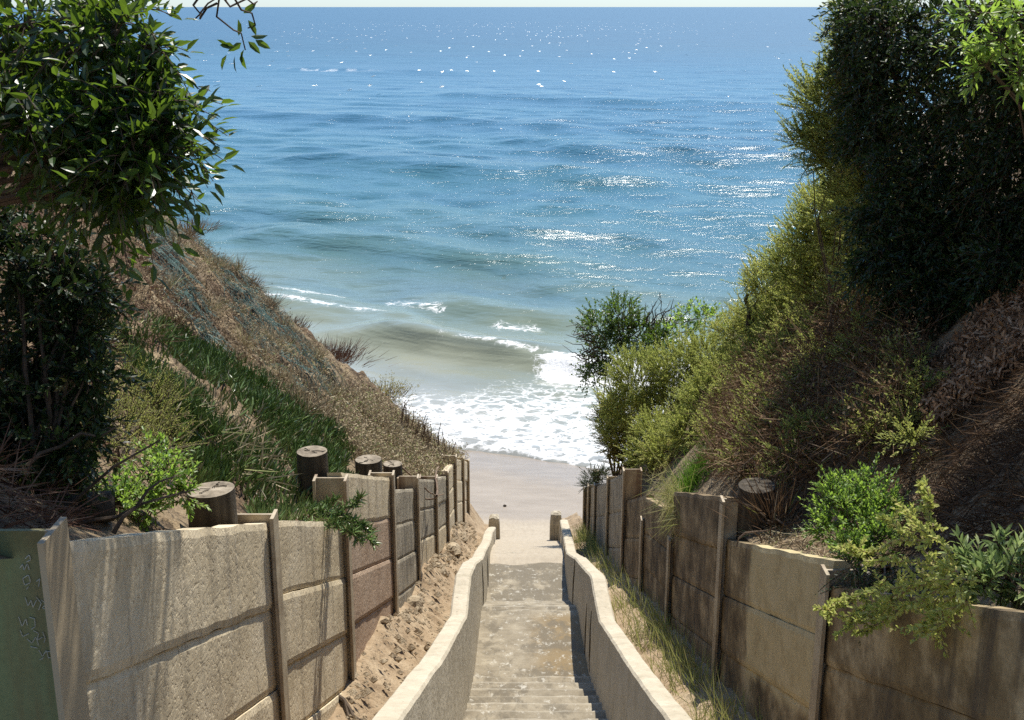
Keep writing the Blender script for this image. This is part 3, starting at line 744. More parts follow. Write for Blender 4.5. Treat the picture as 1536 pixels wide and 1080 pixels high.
# the near end post: a deep green painted beam seen on its web
xf = float(xwl(3.78))
gp = hbeam(wl, xf - .02, 3.78, 7.2, 10.27, -1, M['post_green'], .22, .42)
tag(gp, 'green painted post with scratched graffiti')
G_ = [[(38,838),(44,832),(46,840),(40,843)],[(30,852),(34,846),(36,856),(41,845),(44,855)],[(34,868),(43,862),(46,874),(37,878),(34,868)],[(40,884),(43,880)],[(55,872),(60,868),(58,880)],[(38,896),(42,910),(47,899),(49,912),(55,900)],
      [(54,895),(62,905),(58,915)],[(62,900),(70,906),(63,912),(72,915)],[(28,925),(33,940),(39,928),(41,938)],[(44,926),(52,928),(53,940),(47,944)],[(30,945),(34,955),(44,950)],[(40,958),(48,965),(54,955),(58,968)],[(50,946),(58,950),(56,960),(64,956)],
      [(46,970),(56,972)],[(58,975),(64,985),(70,975),(73,988)],[(70,978),(80,976),(81,988),(72,986)],[(60,990),(66,986)],[(64,948),(68,958),(66,964)]]
mb = MB(); tt = np.linspace(0, 1, 14)
for g in G_:
    P = np.array([at(u, v, 3.766) for u, v in g]); t = np.linspace(0, 1, len(P))
    mb.tubes(np.stack([np.interp(tt, t, P[:, q]) for q in range(3)], 1)[None], .0017, 4)
mb.build('graffiti', M['scratch'], gp)
mb = MB(); mb.box(xf - .46, xf - .025, 3.60, 3.74, 7.4, 9.03); mb.build('lower_board', M['panel_dark'], wl)
mb = MB(); mb.box(xf - .46, xf - .022, 3.60, 3.765, 9.04, 9.065); mb.build('stiffener_plate', M['post'], gp)

wr = thing('retaining_wall', 'tall retaining wall of shaded brown stained concrete boards slotted between steel posts, bushes above it', 'retaining wall')
postsR = [4.0, 6.83, 9.82, 12.45, 14.58, 16.5, 18.5, 20.5, 21.6, 22.5]
topsR = [(9.80, 8.50), (8.66, 7.42), (7.82, 6.78), (6.50, 5.80), (5.82, 4.93), (5.38, 4.45), (4.42, 3.50), (3.50, 3.02), (3.02, 2.60)]
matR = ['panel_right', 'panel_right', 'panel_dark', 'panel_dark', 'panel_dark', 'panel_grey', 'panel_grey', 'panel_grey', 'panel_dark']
pr_ = [.56, .56, .52, .5, .62, .62, .62, .62, .62]
for i, (a, b) in enumerate(zip(postsR[:-1], postsR[1:])):
    z0, z1 = topsR[i]; p = pr_[i]
    for j in range(6):
        if z1 - j * p < float(line(b)) - .5: continue
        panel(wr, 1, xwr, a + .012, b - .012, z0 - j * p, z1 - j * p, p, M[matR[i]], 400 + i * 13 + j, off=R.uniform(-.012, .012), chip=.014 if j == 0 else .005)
for i, y in enumerate(postsR):
    zt = max(topsR[i - 1][1] if i else 0, topsR[i][0] if i < len(topsR) else 0) + .05
    if i == 1: zt = 8.60
    if i == 2: zt = 7.80
    if i in (3, 4): zt = min(topsR[i - 1][1], topsR[i][0]) - .3
    hbeam(wr, float(xwr(y)), y, float(line(y)) - .6, zt, 1, M['post'], lean=R.uniform(-.02, .02))

# ------------------------------------------------------------------ timber piles
def pile(name, label, x, y, zt, dia, h, seed, tilt=(0, 0), axis=None, end='pile_end'):
    root = thing(name, label, 'log', group='sawn timber piles behind the walls' if name == 'timber_pile' else None)
    an = np.linspace(0, 2 * np.pi, 29)[:-1]; ff = np.linspace(0, 1, 10)
    rr = dia / 2 * (1 + .05 * (vnoise(np.cos(an) * 1.5, np.sin(an) * 1.5, seed) - .5) + .03 * (vnoise(np.cos(an) * 9, np.sin(an) * 9, seed + 1) - .5))
    G = []
    for f in ff:
        r = rr * (1.03 - .03 * f) * (1 if f < 1 else .985)
        G.append(np.stack([r * np.cos(an), r * np.sin(an), np.full(28, -h * (1 - f))], -1))
    G = np.stack(G)
    top = [G[-1] + (0, 0, .003)]
    for s in (.75, .45, .15): top.append(G[-1] * (s, s, 1) + np.stack([an * 0, an * 0, .012 * (vnoise(np.cos(an) * s * 4, np.sin(an) * s * 4, seed + 2) - .5)], -1) + (0, 0, .004))
    Tp = np.stack(top)
    def tr(P):
        P = P.copy()
        if axis is not None:
            ax = nrm(np.array(axis, float)); a1 = nrm(np.cross(ax, [0, 0, 1.])); a2 = np.cross(a1, ax)
            return np.array([x, y, zt]) + P[..., 0:1] * a1 + P[..., 1:2] * a2 + P[..., 2:3] * ax
        P[..., 0] += P[..., 2] * 0 + P[..., 0] * 0 ; P[..., 2] += P[..., 0] * tilt[0] + P[..., 1] * tilt[1]
        return P + (x, y, zt)
    i = np.arange(10 * 28).reshape(10, 28); j = np.roll(i, -1, 1)
    mb = MB(); mb.add(tr(G).reshape(-1, 3), np.stack([i[:-1], j[:-1], j[1:], i[1:]], -1).reshape(-1, 4)); mb.build('bark', M['pile'], root, True)
    i = np.arange(4 * 28).reshape(4, 28); j = np.roll(i, -1, 1)
    V = tr(Tp).reshape(-1, 3); mb = MB(); V = np.concatenate([V, [V[-28:].mean(0)]])
    mb.add(V, np.stack([i[:-1], j[:-1], j[1:], i[1:]], -1).reshape(-1, 4)); mb.add(V, [[84 + q, 84 + (q + 1) % 28, 112] for q in range(28)])
    # dark radial checks
    ck = mb.build('cut_end', M[end], root)
    mb = MB()
    rg = np.random.default_rng(seed)
    for q in range(int(rg.integers(2, 5))):
        a = rg.uniform(0, 6.28); f0 = rg.uniform(0, .3); f1 = rg.uniform(.5, 1.02); bend = rg.normal(0, .5)
        Pq = np.array([(dia * .47 * t * math.cos(a + bend * t), dia * .47 * t * math.sin(a + bend * t), .008) for t in np.linspace(f0, f1, 6)])
        Pq[:, :2] += rg.normal(0, .006, (6, 2))
        mb.tubes(tr(Pq)[None], np.linspace(.0022, .004, 6)[None], 4)
    mb.build('crack', M['pile'], ck)
    return root
pile('timber_pile', 'broadest sawn timber pile, standing where bare soil meets the ice plant', -1.80, 6.62, 9.23, .285, .7, 3, (.05, -.03))
pile('timber_pile', 'tall sawn timber pile surrounded by ice plant behind an H shaped post top', -1.75, 9.78, 8.27, .27, .8, 5, (.0, .02))
pile('timber_pile', 'squat sawn timber pile behind the pinkish board, between the ice plant and dry scrub', -1.64, 12.75, 7.04, .30, .6, 7)
pile('timber_pile', 'low broken timber pile half buried in dry scrub behind dark grey boards', -1.58, 14.75, 6.2, .25, .6, 9)
pile('timber_pile', 'thin dark timber pile at the seaward end of the sunlit wall under spiky scrub', -1.19, 24.2, 2.66, .15, .7, 11)
pile('timber_pile', 'wide dark timber pile in shade among the brown brush behind the stained wall', 2.18, 9.85, 7.92, .33, .9, 13, (.05, .05), end='pile')
pile('timber_pile', 'small dark post beside the little juniper at the seaward end of the stained wall', 1.66, 21.9, 3.25, .13, .9, 17)
q0 = at(172, 790, 5.3)
pile('fallen_log', 'dark grey log lying on soil behind the shaded first concrete boards', q0[0], q0[1], 9.70, .15, .75, 15, axis=(.9, .45, -.1))

# ------------------------------------------------------------------ plants
def ellip(n, c, r, shell=.5):
    d = rdir(n); f = (shell + (1 - shell) * R.random(n)) ** (1 / 1.5)
    return np.asarray(c) + d * np.asarray(r) * f[:, None], d

def curve(a, b, n=6, sag=.0, wob=.06):
    t = np.linspace(0, 1, n)[:, None]; P = a * (1 - t) + b * t
    L = np.linalg.norm(b - a); P = P + np.array([0, 0, 1.]) * (sag * L * np.sin(np.pi * t))
    P[1:-1] += R.normal(0, wob * L, (n - 2, 3)); return P

def plant(name, label, cat, base, clumps, leafmat, tpl='diamond', ll=.05, lw=.02, m=16, sl=.3, dens=60, spread=.9, droop=.1, zb=.3,
          tint=.45, tvar=.22, trunk=.03, group=None, stemr=.004, stemmat='stem', shell=.45, out=1.0, part='foliage', twigs=True, trunkname='stem', tdir=(0, 0, 0), wood=True):
    """clumps: list of (x,y,z,r); foliage built from leafy shoots pointing out of each clump"""
    root = thing(name, label, cat, group=group)
    base = np.asarray(base, float); packs = []; lines = []; tr = []
    for (x, y, z, r) in clumps:
        c = np.array([x, y, z]); n = max(6, int(dens * r * r / (.25 ** 2) * .35 + dens * .3))
        P, d = ellip(n, c, (r, r, r * .9), shell)
        P = P - d * (sl * .5 * R.random((n, 1)))
        D = nrm(d * out + np.array([0, 0, zb]) + np.array(tdir) + R.normal(0, .35, (n, 3)))
        L = sl * R.uniform(.6, 1.25, n)
        pk, C = shoots(P, D, L, m, tpl, ll, lw, spread, droop, tint + .16 * R.normal(size=n) + .1 * R.normal(), tvar, up=1.2 if 'yellow' in leafmat or 'bright' in leafmat or 'gold' in leafmat else .5)
        packs.append(pk); lines.append(C)
        if wood:
            tr.append(curve(base, c, 7, .05, .018))
            for q in R.integers(0, n, 5): tr.append(curve(c + R.normal(0, .1 * r, 3), P[q], 7, 0, .05))
    leaf_object(part, packs, M[leafmat], root)
    mb = MB()
    if tr:
        Pt = np.stack(tr); rr = np.linspace(trunk, trunk * .3, 7)[None] * np.where(np.arange(len(tr)) % 6 == 0, 1, .45)[:, None]
        mb.tubes(Pt, rr, 5)
    if twigs: C = np.concatenate(lines); mb.tubes(C, np.linspace(stemr, stemr * .5, 4)[None], 3)
    mb.build(trunkname, M[stemmat], root)
    return root

def pxc(lst):
    """(u, v, distance, radius in px) -> world clump"""
    o = []
    for u, v, y, r in lst:
        p = at(u, v, y); d = p[1] * _c - (p[2] - CAMZ) * _s
        o.append((*p, r / F * d))
    return o

def under(cl, H):
    c = np.mean(np.array(cl)[:, :3], 0)
    x = max(c[0], float(xwr(c[1])) + .3) if H is HR else min(c[0], float(xwl(c[1])) - .3)
    y = min(c[1], 22.2 if H is HR else 25)
    return np.array([x, y, float(H(np.array([x]), np.array([y]))[0]) - .05])

# --- the big leaning tree upper left, overhanging the near wall
lc = lambda L: [(u - 70 * min(1, max(0, (u - 120) / 100)), v - 70 * min(1, max(0, (v - 180) / 90)), y, r * (.85 if u > 180 else 1)) for u, v, y, r in L]
cl = pxc(lc([(40, 40, 4.3, 80), (150, 30, 4.2, 90), (240, 50, 4.1, 48), (60, 150, 4.4, 90), (170, 150, 4.1, 85), (245, 160, 3.95, 46), (262, 212, 3.9, 30), (110, 225, 4.3, 55),
          (190, 240, 4.0, 70), (240, 268, 3.9, 34), (215, 310, 3.9, 28), (270, 300, 3.85, 22), (130, 290, 4.2, 35), (235, 20, 4.3, 50), (0, 90, 4.4, 80), (100, 100, 4.7, 100), (200, 80, 4.6, 70), (10, 150, 4.7, 60), (160, 200, 4.5, 60), (296, 70, 4.05, 12), (288, 105, 4.05, 16), (318, 160, 3.95, 9), (300, 170, 3.95, 12), (298, 215, 3.92, 9), (300, 262, 3.9, 9), (285, 305, 3.88, 14), (262, 335, 3.9, 12), (218, 345, 3.95, 14), (180, 315, 4.05, 18), (95, 290, 4.3, 18), (240, 350, 3.9, 8), (15, 140, 3.9, 50), (30, 190, 3.9, 40), (70, 200, 3.95, 36)]))
tl_ = plant('broadleaf_tree', 'glossy dark leaved tree overhanging the shaded end of the sunlit wall', 'tree', (-2.9, 4.6, 10.9), cl, 'leaf_tree', 'lance', .082, .028, 10, .23, 66,
            .95, .45, -.1, .27, .25, .018, stemr=.003, part='crown', trunkname='trunk', shell=.3)
# its canopy above the frame and a hanging twig
cl = [(-1.15, 6.1, 13.4, .5), (-1.1, 6.8, 13.8, .5), (-1.3, 5.6, 13.1, .45), (-1.7, 5.6, 13.2, .6), (-1.05, 7.4, 14.3, .42), (-2.2, 5.4, 13.3, .8), (-1.6, 6.6, 14.2, .6), (-2.6, 6.6, 13.9, .8), (-1.0, 6.2, 14.0, .35)]
packs = []
for (x, y, z, r) in cl:
    n = int(150 * r); P, d = ellip(n, (x, y, z), (r, r, r * .7), .2)
    pk, C = shoots(P, nrm(d + R.normal(0, .4, (n, 3))), np.full(n, .22), 12, 'lance', .10, .035, .9, .3, np.full(n, .45)); packs.append(pk)
leaf_object('unseen_crown', packs, M['leaf_tree'], tl_)
mb = MB()
for (x, y, z, r) in cl: mb.tubes(curve(np.array([-2.9, 4.6, 10.9]), np.array([x, y, z]), 9, .1, .03)[None], np.linspace(.05, .01, 9)[None], 6)
mb.build('limb', M['stem'], tl_)
tw = []
A0 = at(300, -60, 4.6)
for pts in ([(300, -60), (330, -10), (325, 25), (350, 45), (362, 50), (368, 75)], [(300, -60), (350, -5), (362, 15), (378, 20), (383, 38), (372, 42)], [(310, -20), (290, 8), (300, 20), (312, 5), (328, -5), (340, 0)],
            [(330, -10), (345, 10), (370, -2), (380, 6), (385, 3), (386, 2)], [(325, 5), (310, 12), (300, 28), (302, 20), (296, 25), (291, 30)]):
    tw.append(np.array([at(u, v, 4.6 + .03 * i) for i, (u, v) in enumerate(pts)]))
mb = MB(); mb.tubes(np.stack(tw), np.linspace(.005, .0025, 6)[None], 5); hb = mb.build('hanging_twig', M['stem'], tl_)
P = []; D = []
for (u, v, a) in [(362, 72, 200), (352, 78, 150), (345, 82, 120), (366, 82, 250), (372, 70, 320), (376, 62, 20), (358, 62, 90), (383, 68, 340), (365, 28, 60), (372, 38, 300), (340, 90, 240), (352, 92, 265), (362, 88, 280)]:
    P.append(at(u, v - 8, 4.72)); D.append((math.cos(rad(a)), .2, math.sin(rad(a)) * .8 - .3))
n = len(P); leaf_object('hanging_leaves', [scatter('lance', np.array(P), np.array(D), rdir(n, .5), np.full(n, .065), np.full(n, .026), R.random(n) * .5)], M['leaf_tree'], tl_)

# --- dark shrub in the shade beneath the tree
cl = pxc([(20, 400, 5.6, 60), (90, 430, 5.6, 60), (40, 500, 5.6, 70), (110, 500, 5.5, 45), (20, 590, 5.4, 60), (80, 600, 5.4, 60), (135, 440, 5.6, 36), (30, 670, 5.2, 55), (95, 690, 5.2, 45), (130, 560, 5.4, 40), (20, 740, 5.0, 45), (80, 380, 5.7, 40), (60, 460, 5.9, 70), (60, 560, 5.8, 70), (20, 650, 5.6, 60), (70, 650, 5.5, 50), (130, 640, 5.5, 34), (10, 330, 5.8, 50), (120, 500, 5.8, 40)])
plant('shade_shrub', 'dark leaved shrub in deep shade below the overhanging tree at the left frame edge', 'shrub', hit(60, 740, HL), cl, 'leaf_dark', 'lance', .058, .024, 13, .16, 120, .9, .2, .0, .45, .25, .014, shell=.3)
# bare dark branches in front of it
root = tag(thing('bare_branch', 'dark bare branch reaching out of the shaded shrub above the first boards', 'branch'))
mb = MB(); br = []
for pts in ([(60, 800), (90, 770), (130, 735), (170, 700), (205, 680), (240, 660)], [(100, 790), (140, 780), (175, 775), (215, 755), (250, 745), (290, 735)], [(40, 700), (60, 680), (90, 670), (120, 650), (150, 655), (175, 640)],
            [(170, 800), (185, 775), (205, 760), (222, 735), (240, 722), (262, 715)]):
    br.append(np.array([at(u, v, 5.0 + .05 * i) for i, (u, v) in enumerate(pts)]))
mb.tubes(np.stack(br), np.linspace(.012, .004, 6)[None], 5)
ob = mb.build('twig', M['stem'], root)

# --- feathery yellow-green shrubs left
def on(u, v, H, r, lift): p = hit(u, v, H); return (p[0], p[1], p[2] + lift, r)
cl = [on(150, 640, HL, .34, .15), on(200, 650, HL, .34, .15), (on(230, 640, HL, .26, .12)), on(180, 700, HL, .3, .15), on(120, 690, HL, .26, .15), on(240, 690, HL, .22, .1)]
plant('feathery_shrub', 'pale yellow green feathery shrub beside the ice plant, above the bright leaved shrub', 'shrub', hit(180, 700, HL), cl, 'leaf_yellow', 'diamond', .022, .006, 34, .22, 170, .6, .1, .8, .55, .25, .012)
cl = [on(105, 520, HL, .26, .1), on(135, 540, HL, .2, .1), on(90, 545, HL, .2, .1)]
plant('feathery_shrub', 'small olive feathery shrub caught by sun amid the dark shade shrub', 'shrub', hit(110, 550, HL), cl, 'leaf_yellow', 'diamond', .022, .006, 30, .2, 150, .6, .1, .8, .45, .25, .012)
cl = pxc([(75, 700, 5.6, 30), (120, 740, 5.4, 30), (215, 730, 6.0, 34), (250, 715, 6.1, 32), (180, 755, 5.7, 28), (270, 740, 6.2, 22), (60, 745, 5.2, 22), (240, 690, 6.3, 20), (225, 765, 5.9, 18)])
plant('leafy_shrub', 'bright green small leaved shrub beside the nearest timber pile', 'shrub', hit(190, 760, HL), cl, 'leaf_bright', 'lance', .046, .02, 11, .13, 80, .8, .0, .7, .55, .22, .01)

# --- ice plant carpet (uncountable) and its trailing mat
ICE = [(165, 500), (240, 485), (330, 530), (420, 585), (500, 640), (530, 690), (500, 715), (520, 720), (560, 790), (480, 800), (380, 800), (360, 740), (295, 735), (270, 690), (245, 640), (190, 570)]
gap = lambda x, y: np.clip((fbm(x * 1.6, y * 1.6, 77) + .22) * 6, .10, 1)
P = on_bank(HL, -1, 30000, ICE, dens=gap)
N_ = hnormal(HL, P[:, 0], P[:, 1])
A = nrm(N_ * .6 + np.array([0, 0, .7]) + R.normal(0, .42, P.shape))
L = R.uniform(.07, .15, len(P)); tn = np.clip(R.normal(.42, .2, len(P)) + (R.random(len(P)) < .07) * .6, 0, 1)
P2 = P + N_ * R.uniform(-.01, .07, (len(P), 1))
ice = leaf_object('ice_plant', [scatter('finger', P2, A, rdir(len(P)), L, L * .12, tn)], M['ice'])
tag(ice, 'dark green finger leaved ice plant carpet on the bank above the sunlit wall', 'ice plant', 'stuff')

def trailing(label, start, lines_, n, seed):
    root = thing('trailing_ice_plant', label, 'ice plant')
    Ps, As = [], []; tb = []
    for pts in lines_:
        pts = np.array(pts); t = np.linspace(0, 1, len(pts)); tt = np.linspace(0, 1, 12)
        C = np.stack([np.interp(tt, t, pts[:, q]) for q in range(3)], 1); tb.append(C)
        k = R.random(n); c = np.stack([np.interp(k, tt, C[:, q]) for q in range(3)], 1)
        T = nrm(np.stack([np.interp(k, tt, np.gradient(C[:, q])) for q in range(3)], 1))
        Ps.append(c); As.append(nrm(T * .5 + R.normal(0, .6, (n, 3)) + (0, 0, .35)))
    P = np.concatenate(Ps); A = np.concatenate(As); L = R.uniform(.055, .10, len(P))
    leaf_object('foliage', [scatter('finger', P, A, rdir(len(P)), L, L * .13, np.clip(R.normal(.55, .2, len(P)), 0, .9))], M['ice'], root)
    mb = MB(); mb.tubes(np.stack(tb), np.linspace(.012, .006, 12)[None], 5); mb.build('stem', M['deadwood'], root)
E1 = lambda u, v, y: at(u, v, y)
trailing('ice plant mat spilling over the sunlit boards beside an H shaped post top', None, [
    [E1(440, 770, 8.6), E1(490, 778, 8.8), E1(520, 785, 8.7), E1(535, 795, 8.6), E1(548, 805, 8.5), E1(560, 815, 8.5)],
    [E1(450, 765, 8.7), E1(500, 765, 8.9), E1(530, 760, 8.8), E1(542, 745, 8.8)],
    [E1(440, 780, 8.5), E1(480, 785, 8.6), E1(515, 795, 8.5), E1(530, 800, 8.45)],
    [E1(430, 775, 8.6), E1(470, 770, 8.8), E1(510, 775, 8.8), E1(550, 790, 8.6)],
    [E1(420, 770, 8.6), E1(450, 770, 8.8), E1(485, 760, 9.0), E1(505, 750, 9.0)],
    [E1(460, 772, 8.7), E1(500, 785, 8.7), E1(528, 800, 8.5), E1(540, 812, 8.45)], [E1(470, 768, 8.8), E1(510, 772, 8.8), E1(535, 785, 8.65), E1(556, 800, 8.6)]], 170, 5)

# --- dry scrub on the left slope (uncountable)
def sticks(P, N_, L, W, upb, spread, tint, tpl='blade'):
    A = nrm(N_ * .5 + np.array([0, 0, upb]) + R.normal(0, spread, P.shape))
    return scatter(tpl, P, A, rdir(len(P)), L, W, np.clip(tint, 0, 1))
SLOPE = [(120, 300), (330, 325), (372, 410), (445, 490), (505, 548), (565, 600), (690, 690), (690, 725), (610, 715), (530, 690), (480, 640), (330, 530), (250, 500), (170, 500), (120, 400)]
hx = lambda x, y: np.clip((fbm(x * 1.1, y * 1.1, 99) + .12) * 6, .07, 1)
P = on_bank(HL, -1, 20000, SLOPE, dens=hx); N_ = hnormal(HL, P[:, 0], P[:, 1])
k = vnoise(P[:, 0] * 1.2, P[:, 1] * 1.2, 111)
n = 26000; q = R.integers(0, len(P), n); Q = P[q] + R.normal(0, .07, (n, 3)) + N_[q] * .06
k = np.clip((k - .5) * 1.7 + .5, 0, 1)
T0 = P[R.integers(0, len(P), 70)]; tk = np.repeat(np.arange(70), 150); Tn = np.repeat(R.random(70), 150)
TP = T0[tk] + R.normal(0, .07, (len(tk), 3)) * (1, 1, .4); TA = nrm(TP - T0[tk] + (0, 0, .10) + R.normal(0, .05, TP.shape))
pk = [scatter('blade', TP, TA, rdir(len(tk)), R.uniform(.12, .4, len(tk)), np.full(len(tk), .008), np.clip(.2 + .7 * Tn + R.normal(0, .2, len(tk)), 0, 1)),
      sticks(P, N_, R.uniform(.08, .24, len(P)), np.full(len(P), .008), .15, .75, .15 + .75 * k + R.normal(0, .22, len(P))),
      scatter('oval', Q, rdir(n), N_[q] + R.normal(0, .5, (n, 3)), R.uniform(.02, .055, n), R.uniform(.012, .025, n), np.clip(.15 + .75 * k[q] + R.normal(0, .22, n), 0, 1))]
o = leaf_object('dry_scrub', pk, M['scrub']); tag(o, 'dry tan and brown scrub covering the sunlit sandy slope', 'scrub', 'stuff')
LOW = [(470, 600), (560, 590), (640, 650), (692, 690), (692, 735), (600, 715), (530, 695), (500, 650)]
P = on_bank(HL, -1, 9000, LOW); N_ = hnormal(HL, P[:, 0], P[:, 1]); k = vnoise(P[:, 0] * 2, P[:, 1] * 2, 112)
n = 14000; q = R.integers(0, len(P), n); Q = P[q] + R.normal(0, .1, (n, 3)) + N_[q] * .15
o = leaf_object('tangled_scrub', [sticks(P, N_, R.uniform(.12, .36, len(P)), np.full(len(P), .010), .4, .7, .25 + .6 * k + R.normal(0, .25, len(P))),
     scatter('oval', Q, rdir(n), N_[q] + R.normal(0, .5, (n, 3)), R.uniform(.03, .06, n), R.uniform(.014, .026, n), np.clip(R.normal(.72, .22, n), 0, 1))], M['scrub'])
tag(o, 'dense tangled grey tan scrub along the top of the far grey boards', 'scrub', 'stuff')
RED = [(-40, 280), (150, 300), (240, 350), (300, 480), (260, 520), (180, 520), (150, 640), (100, 790), (-40, 800)]
P = on_bank(HL, -1, 16000, RED); N_ = hnormal(HL, P[:, 0], P[:, 1])
o = leaf_object('hanging_brush', [sticks(P, N_, R.uniform(.1, .3, len(P)), np.full(len(P), .008), -.5, .45, R.normal(.45, .25, len(P)))], M['scrub_red'])
tag(o, 'red brown dead brush hanging on the slope under the overhanging tree', 'dead brush', 'stuff')
STK = [(200, 590), (270, 600), (310, 700), (400, 740), (370, 660), (300, 620)]
P = on_bank(HL, -1, 420, STK); N_ = hnormal(HL, P[:, 0], P[:, 1])
o = leaf_object('fallen_sticks', [sticks(P + N_ * .06, N_ * .1, R.uniform(.15, .4, len(P)), np.full(len(P), .012), .05, .6, R.normal(.7, .2, len(P)))], M['scrub'])
tag(o, 'pale dead sticks scattered through the ice plant', 'sticks', 'stuff')

# single bushes on the ridge line of the left slope
def bush_sticks(name, label, cat, u, v, y, rx, n, mat, L, lm=None, ny=None):
    root = thing(name, label, cat)
    c = at(u, v, y); c[2] = max(c[2], float(HL(c[0], c[1]) if u < 768 else HR(c[0], c[1])) - .05)
    P = c + R.normal(0, 1, (n, 3)) * (rx * .45, rx * .45, .05)
    A = nrm(np.stack([(P[:, 0] - c[0]) / rx, (P[:, 1] - c[1]) / rx, R.uniform(.6, 1.2, n)], 1) + R.normal(0, .25, (n, 3)))
    leaf_object('twigs', [scatter('blade', P, A, rdir(n), L * R.uniform(.5, 1.1, n), np.full(n, .010), np.clip(R.normal(.4, .25, n), 0, 1))], M[mat], root)
    if lm:
        Q = P + A * (L * R.uniform(.3, .95, n))[:, None]; Q = np.repeat(Q, 6, 0) + R.normal(0, .03, (n * 6, 3))
        leaf_object('foliage', [scatter('diamond', Q, rdir(n * 6, .4), rdir(n * 6, .6), R.uniform(.025, .05, n * 6), R.uniform(.012, .02, n * 6), R.random(n * 6))], M[lm], root)
    mb = MB(); q = R.integers(0, n, 14); mb.tubes(np.stack([curve(c - (0, 0, .1), P[i] + A[i] * L * .6, 6) for i in q]), np.linspace(.012, .004, 6)[None], 4); mb.build('stem', M['stem'], root)
    return root
bush_sticks('twiggy_bush', 'rounded purplish brown bush on the slope crest against the water', 'bush', 490, 590, 25.0, .8, 1300, 'scrub_red', .36)
bush_sticks('twiggy_bush', 'low dry bush on the slope crest directly below the overhanging tree', 'bush', 288, 345, 24.6, .5, 260, 'scrub', .26)
bush_sticks('flowering_bush', 'yellow green bush on the slope crest above the spiky stems', 'bush', 575, 625, 25.0, .5, 260, 'scrub', .4, 'leaf_gold')
bush_sticks('twiggy_bush', 'brown scrub bush halfway down the slope crest beside the small wave', 'bush', 430, 495, 25.0, .45, 360, 'scrub_red', .32)
root = thing('spiky_plant', 'dark upright spiky stems at the seaward end of the slope against white foam', 'plant')
b = hit(645, 690, HL); n = 46; P = b + np.stack([R.uniform(-.7, .45, n), R.uniform(-.5, .5, n), R.uniform(-.1, .05, n)], 1); P[:, 2] = HL(P[:, 0], P[:, 1])
A = nrm(np.stack([R.normal(0.12, .22, n), R.normal(0, .2, n), np.ones(n)], 1)); L = R.uniform(.35, .85, n)
C = P[:, None] + A[:, None] * (L[:, None] * np.linspace(0, 1, 5))[..., None] + R.normal(0, .012, (n, 5, 3))
mb = MB(); mb.tubes(C, np.linspace(.014, .006, 5)[None], 4); mb.build('stem', M['deadwood'], root)
pk, _ = shoots(P, A, L, 34, 'diamond', .05, .016, .5, .0, np.full(n, .35)); leaf_object('foliage', [pk], M['scrub'], root)

# --- erosion netting draped on the slope
def netting(label, poly, along, spacing, ncross):
    # strands lie on the ground along two directions inside poly (photo outline of the draped piece)
    mb = MB(); segs = []
    P = on_bank(HL, -1, ncross, poly)
    for sgn in (-1, 1):
        D = nrm(np.array([along[0], along[1], 0.])) ; D = np.array([D[0] * math.cos(.5 * sgn) - D[1] * math.sin(.5 * sgn), D[0] * math.sin(.5 * sgn) + D[1] * math.cos(.5 * sgn), 0])
        t = np.linspace(-.35, .35, 7); Q = P[:, None] + D * t[None, :, None]
        Q[..., 0] += .04 * R.normal(size=Q.shape[:2]); Q[..., 2] = HL(Q[..., 0], Q[..., 1]) + .05 + .03 * R.random((len(P), 1))
        segs.append(Q)
    V, Fq = tube_arrays(np.concatenate(segs), .0045, 3)
    o = mesh('erosion_netting', V, [Fq], M['net'], None, False, None, {'tint': np.repeat(R.random(len(V) // 21), 18)})
    return tag(o, label, 'netting')
netting('broad teal erosion netting spread over the sunlit sandy slope', [(300, 360), (350, 400), (440, 500), (500, 560), (520, 610), (450, 590), (380, 530), (350, 470)], (.6, -1, 0), .1, 400)
netting('narrow bunched strip of teal netting running down the slope above the ice plant', [(225, 330), (250, 340), (285, 440), (318, 510), (300, 515), (262, 440)], (.8, -.6, 0), .1, 420)

# --- right bank: the dark overhanging tree
cl = pxc([(1330, 40, 11.5, 62), (1400, 60, 11.2, 75), (1470, 60, 10.5, 70), (1530, 90, 9.8, 70), (1325, 140, 11.5, 58), (1400, 160, 11.0, 70), (1480, 160, 10.4, 70), (1536, 190, 9.8, 70),
          (1350, 240, 11.0, 55), (1420, 260, 10.6, 70), (1500, 270, 10., 70), (1350, 320, 10.8, 50), (1420, 350, 10.4, 62), (1500, 350, 10., 56), (1330, 390, 10.5, 40), (1390, 425, 10.2, 44), (1450, 420, 10., 40), (1298, 398, 10.7, 22), (1345, 450, 10.5, 20), (1410, 465, 10.1, 20),
          (1300, 20, 12, 54), (1300, 100, 12, 46), (1310, 190, 11.6, 42), (1536, 20, 10, 70), (1440, 310, 10.6, 76), (1380, 370, 10.6, 56), (1480, 410, 9.9, 30), (1536, 320, 9.8, 44), (1318, 320, 11, 40), (1278, 60, 12.2, 22), (1285, 150, 12., 20), (1275, 215, 11.9, 14), (1536, 385, 9.5, 36), (1490, 430, 9.7, 24), (1440, 455, 9.9, 24), (1500, 380, 9.6, 40), (1610, 60, 9.6, 70), (1620, 180, 9.4, 70), (1610, 290, 9.3, 60), (1700, 120, 9.2, 70), (1690, 230, 9., 60)])
tr_ = plant('broadleaf_tree', 'dark hanging evergreen tree over the bank above the stained wall', 'tree', under(cl, HR), cl, 'leaf_dark', 'lance', .07, .03, 13, .22, 150, .9, .4, -.3, .4, .25, .03, part='crown', trunkname='trunk', shell=.25)
